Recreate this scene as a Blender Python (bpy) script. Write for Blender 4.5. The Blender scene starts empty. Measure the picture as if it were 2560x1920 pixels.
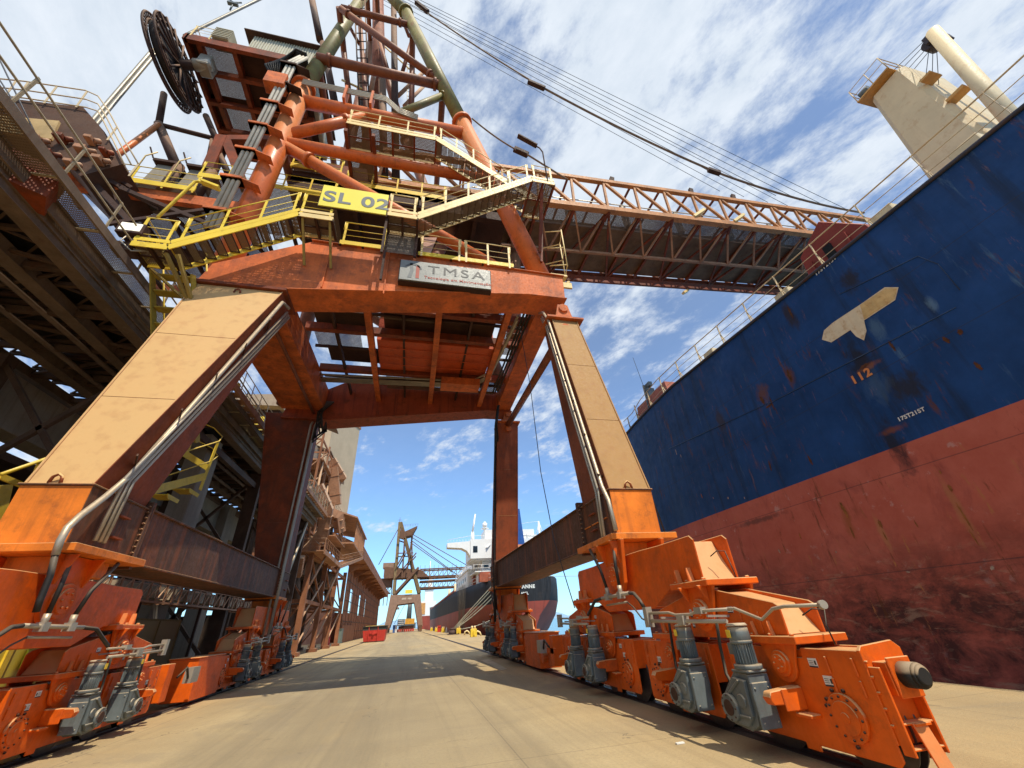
import bpy, bmesh, math, random
from mathutils import Vector, Matrix, Quaternion
random.seed(7)
sc = bpy.context.scene
COL = sc.collection
# ------------------------------------------------------------------ camera
F = 1000.0; W_, H_ = 2560, 1920; EYE = 1.6
def _basis(vp, s):
    fw = Vector((vp[0]-1280, 960-vp[1], F)).normalized()
    p1 = Vector((0, 960-(vp[1]+s*(1280-vp[0])), F)).normalized()
    up = fw.cross(p1).normalized()
    if up.y < 0: up = -up
    rt = up.cross(fw)
    if rt.x < 0: rt = -rt
    return rt, fw, up
RT, FW, UP = _basis((1018, 1569), -.065)
def w3(c): return Vector((RT.dot(c), FW.dot(c), UP.dot(c)))
cr, cu, cf = w3(Vector((1, 0, 0))), w3(Vector((0, 1, 0))), w3(Vector((0, 0, 1)))
cd = bpy.data.cameras.new('camera'); cam = bpy.data.objects.new('camera', cd); COL.objects.link(cam)
cd.sensor_width = 36; cd.lens = 36*F/W_; cd.clip_start = .05; cd.clip_end = 30000
cam.matrix_world = Matrix(((cr.x, cu.x, -cf.x, 0), (cr.y, cu.y, -cf.y, 0), (cr.z, cu.z, -cf.z, EYE), (0, 0, 0, 1)))
sc.camera = cam
def P(px, py, x=None, y=None, z=None):
    """measured sight line met with a real plane x=, y= or z="""
    d = w3(Vector((px-1280, 960-py, F)))
    if x is not None: t = x/d.x
    elif y is not None: t = y/d.y
    else: t = (z-EYE)/d.z
    return Vector((0, 0, EYE)) + d*t
# ------------------------------------------------------------------ world, sun, exposure
SUN = Vector((.2, -.567, 1)).normalized()
wd = bpy.data.worlds.new('World'); sc.world = wd; wd.use_nodes = True
nt = wd.node_tree; nt.nodes.clear(); N = nt.nodes.new; L = nt.links.new
out = N('ShaderNodeOutputWorld'); bg = N('ShaderNodeBackground'); sky = N('ShaderNodeTexSky')
sky.sky_type = 'NISHITA'; sky.sun_disc = False; sky.sun_elevation = math.asin(SUN.z)
sky.sun_rotation = math.atan2(SUN.x, SUN.y); sky.air_density = 1.0; sky.dust_density = .2; sky.ozone_density = 1.6
bg.inputs[1].default_value = .105
tc = N('ShaderNodeTexCoord'); sp = N('ShaderNodeSeparateXYZ'); L(tc.outputs['Generated'], sp.inputs[0])
def MA(op, a, b=None, c=None, clamp=False):
    m = N('ShaderNodeMath'); m.operation = op; m.use_clamp = clamp
    for i, v in enumerate((a, b, c)):
        if v is None: continue
        if isinstance(v, (int, float)): m.inputs[i].default_value = v
        else: L(v, m.inputs[i])
    return m.outputs[0]
den = MA('ADD', MA('MAXIMUM', sp.outputs[2], 0.0), .12)
cx = MA('DIVIDE', sp.outputs[0], den); cy = MA('DIVIDE', sp.outputs[1], den)
cmb = N('ShaderNodeCombineXYZ'); L(cx, cmb.inputs[0]); L(cy, cmb.inputs[1])
def cloudnoise(rot, scl, scale, detail, rough, dist, off=(0, 0, 0)):
    m0 = N('ShaderNodeMapping'); m0.inputs['Rotation'].default_value = (0, 0, -rot); L(cmb.outputs[0], m0.inputs[0])
    mp = N('ShaderNodeMapping'); mp.inputs['Scale'].default_value = scl
    mp.inputs['Location'].default_value = off; L(m0.outputs[0], mp.inputs[0])
    n = N('ShaderNodeTexNoise'); n.inputs['Scale'].default_value = scale; n.inputs['Detail'].default_value = detail
    n.inputs['Roughness'].default_value = rough; n.inputs['Distortion'].default_value = dist; L(mp.outputs[0], n.inputs[0]); return n.outputs[0]
n1 = cloudnoise(-1.2, (1.0, 1.45, 1), 2.6, 10, .66, .15, (3.1, 1.7, 0))
n2 = cloudnoise(-1.2, (1, 1.3, 1), .75, 3, .5, 0, (9.2, 4.4, 0))
n3 = cloudnoise(-1.2, (1, 1.6, 1), 9.0, 6, .65, .1)
s_ = MA('ADD', MA('MULTIPLY', n1, .55), MA('ADD', MA('MULTIPLY', n2, .35), MA('MULTIPLY', n3, .12)))
# thicker veil towards the land side, clearer low over the water
s_ = MA('ADD', s_, MA('MULTIPLY', cx, -.03))
s_ = MA('ADD', s_, MA('MULTIPLY', MA('SUBTRACT', sp.outputs[2], .5), .26))
mr = N('ShaderNodeMapRange'); mr.interpolation_type = 'SMOOTHSTEP'; L(s_, mr.inputs[0])
mr.inputs[1].default_value = .465; mr.inputs[2].default_value = .585; mr.inputs[3].default_value = .10; mr.inputs[4].default_value = .95
hs = N('ShaderNodeHueSaturation'); hs.inputs['Saturation'].default_value = .98; hs.inputs['Value'].default_value = 1.25; 
tn = N('ShaderNodeMixRGB'); tn.blend_type = 'MULTIPLY'; tn.inputs[2].default_value = (.58, 1.02, 1.42, 1); L(sky.outputs[0], tn.inputs[1])
tf = N('ShaderNodeMapRange'); tf.inputs[1].default_value = 0; tf.inputs[2].default_value = .6; tf.inputs[3].default_value = 1; tf.inputs[4].default_value = .3; L(sp.outputs[2], tf.inputs[0]); L(tf.outputs[0], tn.inputs[0])
L(tn.outputs[0], hs.inputs['Color'])
cc = N('ShaderNodeMixRGB'); cc.inputs[1].default_value = (4.7, 5.5, 6.4, 1); cc.inputs[2].default_value = (7.6, 8.0, 8.5, 1)
L(n3, cc.inputs[0])
mx = N('ShaderNodeMixRGB'); L(mr.outputs[0], mx.inputs[0]); L(hs.outputs[0], mx.inputs[1]); L(cc.outputs[0], mx.inputs[2])
L(mx.outputs[0], bg.inputs[0]); L(bg.outputs[0], out.inputs[0])
sl = bpy.data.lights.new('sun', 'SUN'); sl.energy = 3.9; sl.angle = math.radians(.5); sl.color = (1, .91, .75)
so = bpy.data.objects.new('sun', sl); COL.objects.link(so); so.rotation_euler = SUN.to_track_quat('Z', 'Y').to_euler()
sc.view_settings.view_transform = 'Standard'; sc.view_settings.look = 'None'; sc.view_settings.exposure = .30; sc.view_settings.gamma = 1
sc.render.engine = 'CYCLES'; sc.cycles.max_bounces = 6; sc.cycles.transparent_max_bounces = 12
# ------------------------------------------------------------------ materials
_M = {}
def mat(name, col, rough=.6, metal=0., var=.25, scale=1.2, rust=0., rustcol=(.09, .03, .012), dust=0., dustcol=(.56, .33, .15),
        streak=0., streakcol=None, grime=0., bump=.15, coat=0., fine=14., spots=0.):
    if name in _M: return _M[name]
    m = bpy.data.materials.new(name); m.use_nodes = True; t = m.node_tree; t.nodes.clear(); N = t.nodes.new; L = t.links.new
    o = N('ShaderNodeOutputMaterial'); b = N('ShaderNodeBsdfPrincipled'); L(b.outputs[0], o.inputs[0])
    b.inputs['Roughness'].default_value = rough; b.inputs['Metallic'].default_value = metal; b.inputs['Coat Weight'].default_value = coat; b.inputs['Specular IOR Level'].default_value = .35
    g = N('ShaderNodeNewGeometry')
    def noise(s, d=6, r=.6, sclv=None):
        n = N('ShaderNodeTexNoise'); n.inputs['Scale'].default_value = s; n.inputs['Detail'].default_value = d; n.inputs['Roughness'].default_value = r
        if sclv:
            mp = N('ShaderNodeMapping'); mp.inputs['Scale'].default_value = sclv; L(g.outputs['Position'], mp.inputs[0]); L(mp.outputs[0], n.inputs[0])
        else: L(g.outputs['Position'], n.inputs[0])
        return n.outputs[0]
    def rng(v, a, b_, lo=0., hi=1.):
        r = N('ShaderNodeMapRange'); r.inputs[1].default_value = a; r.inputs[2].default_value = b_; r.inputs[3].default_value = lo; r.inputs[4].default_value = hi; L(v, r.inputs[0]); return r.outputs[0]
    def mix(f, c1, c2, mode='MIX'):
        x = N('ShaderNodeMixRGB'); x.blend_type = mode
        for i, v in ((0, f), (1, c1), (2, c2)):
            if isinstance(v, (int, float)): x.inputs[i].default_value = v
            elif isinstance(v, tuple): x.inputs[i].default_value = (*v[:3], 1)
            else: L(v, x.inputs[i])
        return x.outputs[0]
    nA = noise(scale); nB = noise(fine, 5, .65)
    c = mix(rng(nA, .3, .7), tuple(k*(1-var) for k in col), tuple(min(1, k*(1+var*.6)) for k in col))
    c = mix(rng(nB, .35, .75, 0, .35*var*2), c, tuple(k*.55 for k in col))
    if streak:
        sn = noise(1.0, 7, .7, (5., 5., .22)); c = mix(rng(sn, .50, .68, 0, streak), c, streakcol or rustcol)
    if rust:
        rn = noise(scale*1.9, 9, .72); c = mix(rng(rn, .56-.12*rust, .66, 0, min(1, rust+.2)), c, rustcol)
    if grime:
        gn = noise(scale*.8, 6, .7); c = mix(rng(gn, .45, .7, 0, grime), c, (.035, .025, .02))
    if spots:
        pn = noise(6., 3, .5); c = mix(rng(pn, .66, .70, 0, spots), c, (.55, .5, .42))
    if dust:
        sp = N('ShaderNodeSeparateXYZ'); L(g.outputs['Normal'], sp.inputs[0])
        f = rng(sp.outputs[2], .10, .32, 0, 1)
        dn = rng(noise(3.5, 6, .6), .25, .5, .72, 1.)
        mm = N('ShaderNodeMath'); mm.operation = 'MULTIPLY'; L(f, mm.inputs[0]); L(dn, mm.inputs[1])
        m2 = N('ShaderNodeMath'); m2.operation = 'MULTIPLY'; L(mm.outputs[0], m2.inputs[0]); m2.inputs[1].default_value = dust
        c = mix(m2.outputs[0], c, dustcol)
    L(c, b.inputs['Base Color'])
    if bump:
        bp = N('ShaderNodeBump'); bp.inputs['Strength'].default_value = bump; bp.inputs['Distance'].default_value = .02; L(nB, bp.inputs['Height']); L(bp.outputs[0], b.inputs['Normal'])
        L(rng(nB, .3, .7, max(.05, rough-.12), min(1, rough+.15)), b.inputs['Roughness'])
    _M[name] = m; return m
def grate(name, col, pitch=.05, openf=.45, rough=.6):
    """steel grating / expanded mesh: real gaps through a thin sheet"""
    m = bpy.data.materials.new(name); m.use_nodes = True; t = m.node_tree; t.nodes.clear(); N = t.nodes.new; L = t.links.new
    o = N('ShaderNodeOutputMaterial'); b = N('ShaderNodeBsdfPrincipled'); b.inputs['Base Color'].default_value = (*col, 1); b.inputs['Roughness'].default_value = rough
    tr = N('ShaderNodeBsdfTransparent'); g = N('ShaderNodeNewGeometry'); s = N('ShaderNodeSeparateXYZ'); L(g.outputs['Position'], s.inputs[0])
    def bar(v, p, wdt):
        a = N('ShaderNodeMath'); a.operation = 'DIVIDE'; L(v, a.inputs[0]); a.inputs[1].default_value = p
        f = N('ShaderNodeMath'); f.operation = 'FRACT'; L(a.outputs[0], f.inputs[0])
        c = N('ShaderNodeMath'); c.operation = 'GREATER_THAN'; L(f.outputs[0], c.inputs[0]); c.inputs[1].default_value = wdt; return c.outputs[0]
    ad = N('ShaderNodeMath'); ad.operation = 'ADD'; L(s.outputs[1], ad.inputs[0]); L(s.outputs[2], ad.inputs[1])
    k = math.sqrt(openf); a1 = bar(s.outputs[0], pitch, 1-k); a2 = bar(ad.outputs[0], pitch*1.3, 1-k)
    mm = N('ShaderNodeMath'); mm.operation = 'MULTIPLY'; L(a1, mm.inputs[0]); L(a2, mm.inputs[1])
    x = N('ShaderNodeMixShader'); L(mm.outputs[0], x.inputs[0]); L(b.outputs[0], x.inputs[1]); L(tr.outputs[0], x.inputs[2]); L(x.outputs[0], o.inputs[0])
    return m
ORANGE = mat('fresh orange paint', (.80, .125, .004), .5, var=.2, rust=.14, rustcol=(.10, .035, .012), dust=.95, dustcol=(.60, .33, .14), bump=.12, grime=.35, streak=.25, streakcol=(.38, .06, .008))
LEGR = mat('dusty brown leg steel', (.24, .065, .022), .7, var=.3, rust=.35, rustcol=(.09, .028, .014), streak=.35, dust=.97, dustcol=(.40, .235, .085), bump=.14, scale=.7)
BOOMM = mat('weathered boom steel', (.52, .22, .075), .6, var=.3, rust=.30, rustcol=(.16, .06, .03), streak=.3, dust=.8, dustcol=(.50, .32, .17))
ORBASE = mat('orange rusty base paint', (.78, .21, .02), .55, var=.3, rust=.30, rustcol=(.16, .05, .02), streak=.35, dust=.9)
FRAME = mat('faded orange red frame', (.68, .155, .032), .62, var=.3, rust=.32, grime=.55, rustcol=(.13, .035, .02), streak=.40, streakcol=(.22, .05, .025), dust=.85, dustcol=(.60, .38, .19))
LEGM = mat('rust brown leg steel', (.27, .060, .018), .68, var=.3, rust=.35, rustcol=(.09, .028, .014), streak=.4, dust=.97, dustcol=(.64, .41, .175), bump=.1, scale=.7)
SILL = mat('rust brown tie beam', (.12, .058, .034), .7, var=.35, rust=.4, rustcol=(.07, .028, .018), streak=.65, streakcol=(.36, .10, .035), dust=.9)
TUBE = mat('orange tube steel', (.66, .145, .028), .40, var=.18, rust=.22, streak=.2, dust=.35, bump=.05)
TUBEG = mat('weathered olive tube', (.22, .19, .055), .5, var=.35, rust=.35, rustcol=(.20, .07, .03), streak=.4, bump=.06)
TUBEB = mat('brown rusty tube', (.25, .075, .03), .55, var=.3, rust=.4, streak=.3, dust=.5, dustcol=(.42, .2, .1))
DARK = mat('dark rusty steel', (.06, .026, .016), .75, var=.4, rust=.4, rustcol=(.04, .018, .012), dust=.6, dustcol=(.3, .17, .1))
DARKR = mat('dark red steel', (.25, .048, .013), .65, var=.4, rust=.45, streak=.6, grime=.6, dust=.7, dustcol=(.45, .25, .13))
YELLOW = mat('safety yellow paint', (.80, .56, .045), .5, var=.15, rust=.10, rustcol=(.25, .12, .03), dust=.4, dustcol=(.8, .65, .35), bump=.05)
YPALE = mat('faded pale yellow paint', (.82, .60, .25), .5, var=.15, rust=.12, rustcol=(.3, .15, .06), dust=.5, dustcol=(.85, .68, .42), bump=.05)
GALV = mat('galvanised pipe', (.42, .38, .31), .42, metal=.35, var=.2, dust=.7, dustcol=(.55, .42, .27))
GREY = mat('grey motor paint', (.15, .18, .185), .42, var=.35, grime=.45, dust=.7, dustcol=(.46, .37, .24), streak=.4, streakcol=(.06, .05, .04))
GREYD = mat('dark grey motor paint', (.10, .125, .135), .4, var=.25, grime=.3, dust=.5, dustcol=(.35, .28, .2))
BLACK = mat('black rubber', (.018, .017, .016), .7, var=.3, dust=.85, dustcol=(.36, .26, .16), bump=.1)
HOSE = mat('black hose', (.022, .02, .018), .55, var=.3, dust=.5, dustcol=(.2, .15, .1))
STEEL = mat('wheel steel', (.12, .10, .09), .45, metal=.6)
CONC = mat('stained concrete', (.30, .26, .21), .85, var=.25, scale=.6, streak=.45, streakcol=(.12, .08, .06), bump=.2)
SHEET = mat('dusty sheet cladding', (.40, .31, .22), .75, var=.2, streak=.4, streakcol=(.22, .12, .07))
TAN = mat('tan tower cladding', (.50, .38, .25), .75, var=.12, scale=.5, streak=.22, streakcol=(.35, .22, .13))
RUSTB = mat('rust red building', (.30, .12, .055), .8, var=.35, scale=.7, rust=.35, rustcol=(.14, .05, .03), dust=.8, dustcol=(.55, .36, .22))
RUSTL = mat('light rust steel', (.40, .20, .11), .75, var=.3, rust=.3, rustcol=(.16, .06, .03), dust=.7, dustcol=(.56, .38, .24))
SHIPC = mat('cream ship paint', (.74, .60, .37), .6, var=.1, rust=.12, rustcol=(.45, .2, .06), streak=.12, bump=.05)
WHITE = mat('white ship paint', (.80, .79, .75), .5, var=.06, streak=.1, streakcol=(.5, .4, .3))
RAILC = mat('cream railing paint', (.60, .46, .27), .5, var=.15, rust=.15, rustcol=(.4, .2, .08))
SIGNG = mat('grey brushed sign plate', (.22, .225, .21), .45, metal=.2, var=.12, streak=.2, streakcol=(.2, .18, .16))
SIGNY = mat('yellow sign plate', (.80, .67, .07), .5, var=.06, bump=0)
LETG = mat('grey letters', (.16, .17, .17), .5, bump=0)
LETD = mat('dark letters', (.05, .05, .05), .5, bump=0)
LETR = mat('red letters', (.42, .07, .04), .5, bump=0)
LETW = mat('white letters', (.80, .78, .72), .6, bump=0, rust=.1)
LETO = mat('orange stencil', (.70, .25, .08), .6, bump=0)
STICK = mat('white sticker', (.72, .70, .68), .5, bump=0, var=.05)
REDBOX = mat('dark red box with sunlit tops', (.26, .035, .022), .6, var=.2, rust=.2, dust=.9, dustcol=(.56, .20, .13))  # salmon dust colour paints the sunlit look of the upper faces
SKIPR = mat('red skip paint', (.55, .045, .03), .5, var=.15, rust=.2, grime=.2)
GLASS = mat('dark glass', (.02, .03, .04), .08, bump=0)
ROPE = mat('pale rope', (.62, .60, .48), .8)
WIRE = mat('steel wire', (.06, .06, .07), .5, metal=.3)
ROPEB = mat('brown stay rope', (.22, .15, .10), .7)
GRATE = grate('steel grating', (.17, .13, .10), .045, .34)
GRATEF = grate('floor mesh', (.17, .12, .08), .05, .38)
GRATEY = grate('yellow expanded mesh', (.70, .55, .06), .06, .5)
GRATEO = grate('olive expanded mesh', (.30, .22, .07), .06, .3)
# ------------------------------------------------------------------ mesh builder
BASE = {}
def setp(o, parent):
    if parent is None: return
    o.parent = parent
    if parent.name in BASE: o.matrix_parent_inverse = Matrix.Translation(BASE[parent.name]).inverted()
REMAP = [None]
class MB:
    def __init__(s): s.v = []; s.f = []; s.sm = []; s.mi = []; s.m = 0
    def add(s, vs, fs, smooth=False):
        o = len(s.v); s.v += [tuple(v) for v in vs]
        for i, f in enumerate(fs):
            s.f.append(tuple(k+o for k in f)); s.sm.append(smooth if isinstance(smooth, bool) else smooth[i]); s.mi.append(s.m)
    def hexa(s, p): s.add(p, [(3, 2, 1, 0), (4, 5, 6, 7), (0, 1, 5, 4), (1, 2, 6, 5), (2, 3, 7, 6), (3, 0, 4, 7)])
    def box(s, x0, x1, y0, y1, z0, z1):
        s.hexa([(x0, y0, z0), (x1, y0, z0), (x1, y1, z0), (x0, y1, z0), (x0, y0, z1), (x1, y0, z1), (x1, y1, z1), (x0, y1, z1)])
    def prism(s, pts, ax, a, b):
        """pts 2d in the plane normal to ax ('x': (y,z); 'y': (x,z); 'z': (x,y))"""
        n = len(pts)
        def mk(p, k): return {'x': (k, p[0], p[1]), 'y': (p[0], k, p[1]), 'z': (p[0], p[1], k)}[ax]
        s.add([mk(p, a) for p in pts]+[mk(p, b) for p in pts], [tuple(range(n-1, -1, -1)), tuple(range(n, 2*n))]+[(i, (i+1) % n, n+(i+1) % n, n+i) for i in range(n)])
    def beam(s, p, q, w, h, up=(0, 0, 1)):
        p, q = Vector(p), Vector(q); d = (q-p).normalized(); u = Vector(up)
        if abs(d.dot(u)) > .97: u = Vector((0, 1, 0))
        r = d.cross(u).normalized(); u = r.cross(d).normalized(); r *= w/2; u *= h/2
        s.hexa([p-r-u, p+r-u, p+r+u, p-r+u, q-r-u, q+r-u, q+r+u, q-r+u])
    def tube(s, p, q, r, n=10, r2=None):
        p, q = Vector(p), Vector(q); d = (q-p)
        if d.length < 1e-6: return
        d.normalize(); a = d.orthogonal().normalized(); b = d.cross(a); r2 = r if r2 is None else r2
        vs = [p+(a*math.cos(t)+b*math.sin(t))*r for t in [2*math.pi*i/n for i in range(n)]]+[q+(a*math.cos(t)+b*math.sin(t))*r2 for t in [2*math.pi*i/n for i in range(n)]]
        s.add(vs, [tuple(range(n-1, -1, -1)), tuple(range(n, 2*n))]+[(i, (i+1) % n, n+(i+1) % n, n+i) for i in range(n)], [False, False]+[True]*n)
    def path(s, pts, r, n=8):
        pts = [Vector(p) for p in pts]
        rings = []; a = None
        for i, p in enumerate(pts):
            d = (pts[min(i+1, len(pts)-1)]-pts[max(i-1, 0)]).normalized()
            a = d.orthogonal().normalized() if a is None else (a-d*a.dot(d)).normalized()
            b = d.cross(a); rings.append([p+(a*math.cos(2*math.pi*k/n)+b*math.sin(2*math.pi*k/n))*r for k in range(n)])
        vs = [v for rg in rings for v in rg]; fs = [tuple(range(n-1, -1, -1)), tuple(range(len(vs)-n, len(vs)))]; sm = [False, False]
        for i in range(len(pts)-1):
            for k in range(n):
                fs.append((i*n+k, i*n+(k+1) % n, (i+1)*n+(k+1) % n, (i+1)*n+k)); sm.append(True)
        s.add(vs, fs, sm)
    def disc(s, c, ax, r, t, n=20):
        c = Vector(c); d = {'x': Vector((1, 0, 0)), 'y': Vector((0, 1, 0)), 'z': Vector((0, 0, 1))}[ax] if isinstance(ax, str) else Vector(ax)
        s.tube(c-d*t/2, c+d*t/2, r, n)
    def quad(s, a, b, c, d, t=.02):
        a, b, c, d = map(Vector, (a, b, c, d)); n = (b-a).cross(d-a).normalized()*t/2
        s.hexa([a-n, b-n, c-n, d-n, a+n, b+n, c+n, d+n])
    def build(s, name, mats, parent=None, bevel=0., label=None, stuff=False):
        me = bpy.data.meshes.new(name)
        if REMAP[0]: s.v = [REMAP[0](v) for v in s.v]
        me.from_pydata(s.v, [], s.f)
        bm = bmesh.new(); bm.from_mesh(me); bmesh.ops.recalc_face_normals(bm, faces=bm.faces[:]); bm.to_mesh(me); bm.free()
        me.polygons.foreach_set('use_smooth', s.sm)
        if not isinstance(mats, (list, tuple)): mats = [mats]
        for m in mats: me.materials.append(m)
        if len(mats) > 1: me.polygons.foreach_set('material_index', s.mi)
        me.update(); o = bpy.data.objects.new(name, me); COL.objects.link(o)
        setp(o, parent)
        if bevel:
            md = o.modifiers.new('bevel', 'BEVEL'); md.width = bevel; md.segments = 1; md.limit_method = 'ANGLE'; md.angle_limit = math.radians(50)
        if label: o['label'] = label
        if stuff: o['kind'] = 'stuff'
        return o
def empty(name, label=None, cat=None, loc=(0, 0, 0), group=None):
    o = bpy.data.objects.new(name, None); COL.objects.link(o); o.location = loc; o.empty_display_size = .3; BASE[o.name] = Vector(loc)
    if label: o['label'] = label
    if cat: o['category'] = cat
    if group: o['group'] = group
    return o
def tag(o, label, cat, group=None):
    o['label'] = label; o['category'] = cat
    if group: o['group'] = group
    return o
def struct(o): o['kind'] = 'structure'; return o
def copytree(o, parent=None):
    c = o.copy(); COL.objects.link(c); c.parent = parent
    for ch in [k for k in o.children]: copytree(ch, c)
    return c
def text(body, size, loc, rot, mt, parent, name='lettering', depth=.004, bold=.0, space=1.0, sx=1.0, shear=0.):
    cu_ = bpy.data.curves.new(name, 'FONT'); cu_.body = body; cu_.size = size; cu_.extrude = depth; cu_.offset = bold; cu_.space_character = space; cu_.shear = shear
    to = bpy.data.objects.new('tmp', cu_); COL.objects.link(to); dg = bpy.context.evaluated_depsgraph_get()
    me = bpy.data.meshes.new_from_object(to.evaluated_get(dg)); bpy.data.objects.remove(to); me.materials.clear(); me.materials.append(mt)
    o = bpy.data.objects.new(name, me); COL.objects.link(o); o.matrix_basis = Matrix.Translation(loc) @ rot @ Matrix.Diagonal((sx, 1, 1, 1))
    setp(o, parent)
    return o
RX = Matrix.Rotation(math.pi/2, 4, 'X')                      # faces -Y
def facex(): return Matrix.Rotation(-math.pi/2, 4, 'Z') @ Matrix.Rotation(math.pi/2, 4, 'X')   # faces -X
def sagline(p, q, sag=0., n=12):
    p, q = Vector(p), Vector(q); return [p.lerp(q, i/n)+Vector((0, 0, -4*sag*(i/n)*(1-i/n))) for i in range(n+1)]
# ================================================================== SETTING
def ground_mat():
    m = bpy.data.materials.new('quay concrete'); m.use_nodes = True; t = m.node_tree; t.nodes.clear(); N = t.nodes.new; L = t.links.new
    o = N('ShaderNodeOutputMaterial'); b = N('ShaderNodeBsdfPrincipled'); L(b.outputs[0], o.inputs[0]); g = N('ShaderNodeNewGeometry')
    s = N('ShaderNodeSeparateXYZ'); L(g.outputs['Position'], s.inputs[0])
    def noise(sc_, d, r, scl=(1, 1, 1), dist=0):
        mp = N('ShaderNodeMapping'); mp.inputs['Scale'].default_value = scl; L(g.outputs['Position'], mp.inputs[0])
        n = N('ShaderNodeTexNoise'); n.inputs['Scale'].default_value = sc_; n.inputs['Detail'].default_value = d; n.inputs['Roughness'].default_value = r; n.inputs['Distortion'].default_value = dist; L(mp.outputs[0], n.inputs[0]); return n.outputs[0]
    def rng(v, a, c, lo=0., hi=1.):
        r = N('ShaderNodeMapRange'); r.inputs[1].default_value = a; r.inputs[2].default_value = c; r.inputs[3].default_value = lo; r.inputs[4].default_value = hi; L(v, r.inputs[0]); return r.outputs[0]
    def mix(f, a, c):
        x = N('ShaderNodeMixRGB')
        for i, v in ((0, f), (1, a), (2, c)):
            if isinstance(v, (int, float)): x.inputs[i].default_value = v
            elif isinstance(v, tuple): x.inputs[i].default_value = (*v, 1)
            else: L(v, x.inputs[i])
        return x.outputs[0]
    c = mix(rng(noise(.5, 7, .65), .3, .7), (.38, .29, .155), (.50, .39, .215))
    c = mix(rng(noise(1, 6, .7, (.9, .03, 1), .5), .46, .66, 0, .62), c, (.215, .165, .095))      # tyre polished lanes
    c = mix(rng(noise(1, 4, .6, (5, .05, 1), .2), .56, .72, 0, .22), c, (.16, .125, .08))
    c = mix(rng(noise(.35, 6, .6, (1, .5, 1), .8), .56, .72, 0, .55), c, (.56, .36, .13))          # spilled ore dust
    c = mix(rng(noise(22, 4, .6), .4, .75, 0, .35), c, (.20, .17, .12))
    c = mix(rng(noise(3, 5, .7, (1, 1, 1), 1.5), .62, .70, 0, .35), c, (.14, .12, .09))
    # more orange dust beside the rails
    ab = N('ShaderNodeMath'); ab.operation = 'ADD'; L(s.outputs[0], ab.inputs[0]); ab.inputs[1].default_value = .6
    a2 = N('ShaderNodeMath'); a2.operation = 'ABSOLUTE'; L(ab.outputs[0], a2.inputs[0])
    c = mix(rng(a2.outputs[0], 2.8, 5.2, 0, .45), c, (.50, .33, .14))
    c = mix(rng(a2.outputs[0], 3.0, .6, 0, .35), c, (.20, .165, .11))
    c = mix(rng(noise(.25, 7, .7, (1, 1, 1), 1.2), .54, .62, 0, .35), c, (.26, .21, .14))
    c = mix(rng(noise(60, 3, .6), .62, .72, 0, .5), c, (.10, .08, .06))
    vo = N('ShaderNodeTexVoronoi'); vo.feature = 'DISTANCE_TO_EDGE'; vo.inputs['Scale'].default_value = .22; vmx = N('ShaderNodeMixRGB'); vmx.inputs[0].default_value = .12; L(g.outputs['Position'], vmx.inputs[1])
    vn = N('ShaderNodeTexNoise'); vn.inputs['Scale'].default_value = 1.3; vn.inputs['Detail'].default_value = 6; L(g.outputs['Position'], vn.inputs[0]); vs_ = N('ShaderNodeVectorMath'); vs_.operation = 'SCALE'; vs_.inputs['Scale'].default_value = 14; L(vn.outputs['Color'], vs_.inputs[0]); L(vs_.outputs[0], vmx.inputs[2]); L(vmx.outputs[0], vo.inputs['Vector'])
    ck = N('ShaderNodeMath'); ck.operation = 'MULTIPLY'; L(rng(vo.outputs['Distance'], .004, .0, 0, .7), ck.inputs[0]); L(rng(noise(.3, 3, .5, (1, 1, 1), 0), .48, .56), ck.inputs[1])
    c = mix(ck.outputs[0], c, (.07, .055, .04))
    c = mix(rng(noise(1.1, 4, .6, (1, 1, 1), .3), .66, .72, 0, .5), c, (.09, .07, .05))
    c = mix(rng(noise(.12, 6, .65, (1, 1, 1), .5), .45, .62, 0, .4), c, (.25, .205, .135))
    # expansion joints
    def joint(k, p, off, wdt):
        a = N('ShaderNodeMath'); a.operation = 'ADD'; L(s.outputs[k], a.inputs[0]); a.inputs[1].default_value = off
        d = N('ShaderNodeMath'); d.operation = 'PINGPONG'; L(a.outputs[0], d.inputs[0]); d.inputs[1].default_value = p/2
        q = N('ShaderNodeMath'); q.operation = 'LESS_THAN'; L(d.outputs[0], q.inputs[0]); q.inputs[1].default_value = wdt; return q.outputs[0]
    for k, p, off in ((0, 7.0, 5.4), (1, 9.0, 2.0)):
        jm = N('ShaderNodeMath'); jm.operation = 'MULTIPLY'; L(joint(k, p, off, .011), jm.inputs[0]); jm.inputs[1].default_value = .35; c = mix(jm.outputs[0], c, (.08, .065, .05))
    L(c, b.inputs['Base Color']); b.inputs['Roughness'].default_value = .85
    bp = N('ShaderNodeBump'); bp.inputs['Strength'].default_value = .6; bp.inputs['Distance'].default_value = .03; L(noise(22, 5, .7), bp.inputs['Height']); L(bp.outputs[0], b.inputs['Normal'])
    return m
QX = 10.9
m_ = MB(); m_.box(-260, QX, -70, 900, -3.5, 0); struct(m_.build('quay_ground', ground_mat()))
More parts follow.
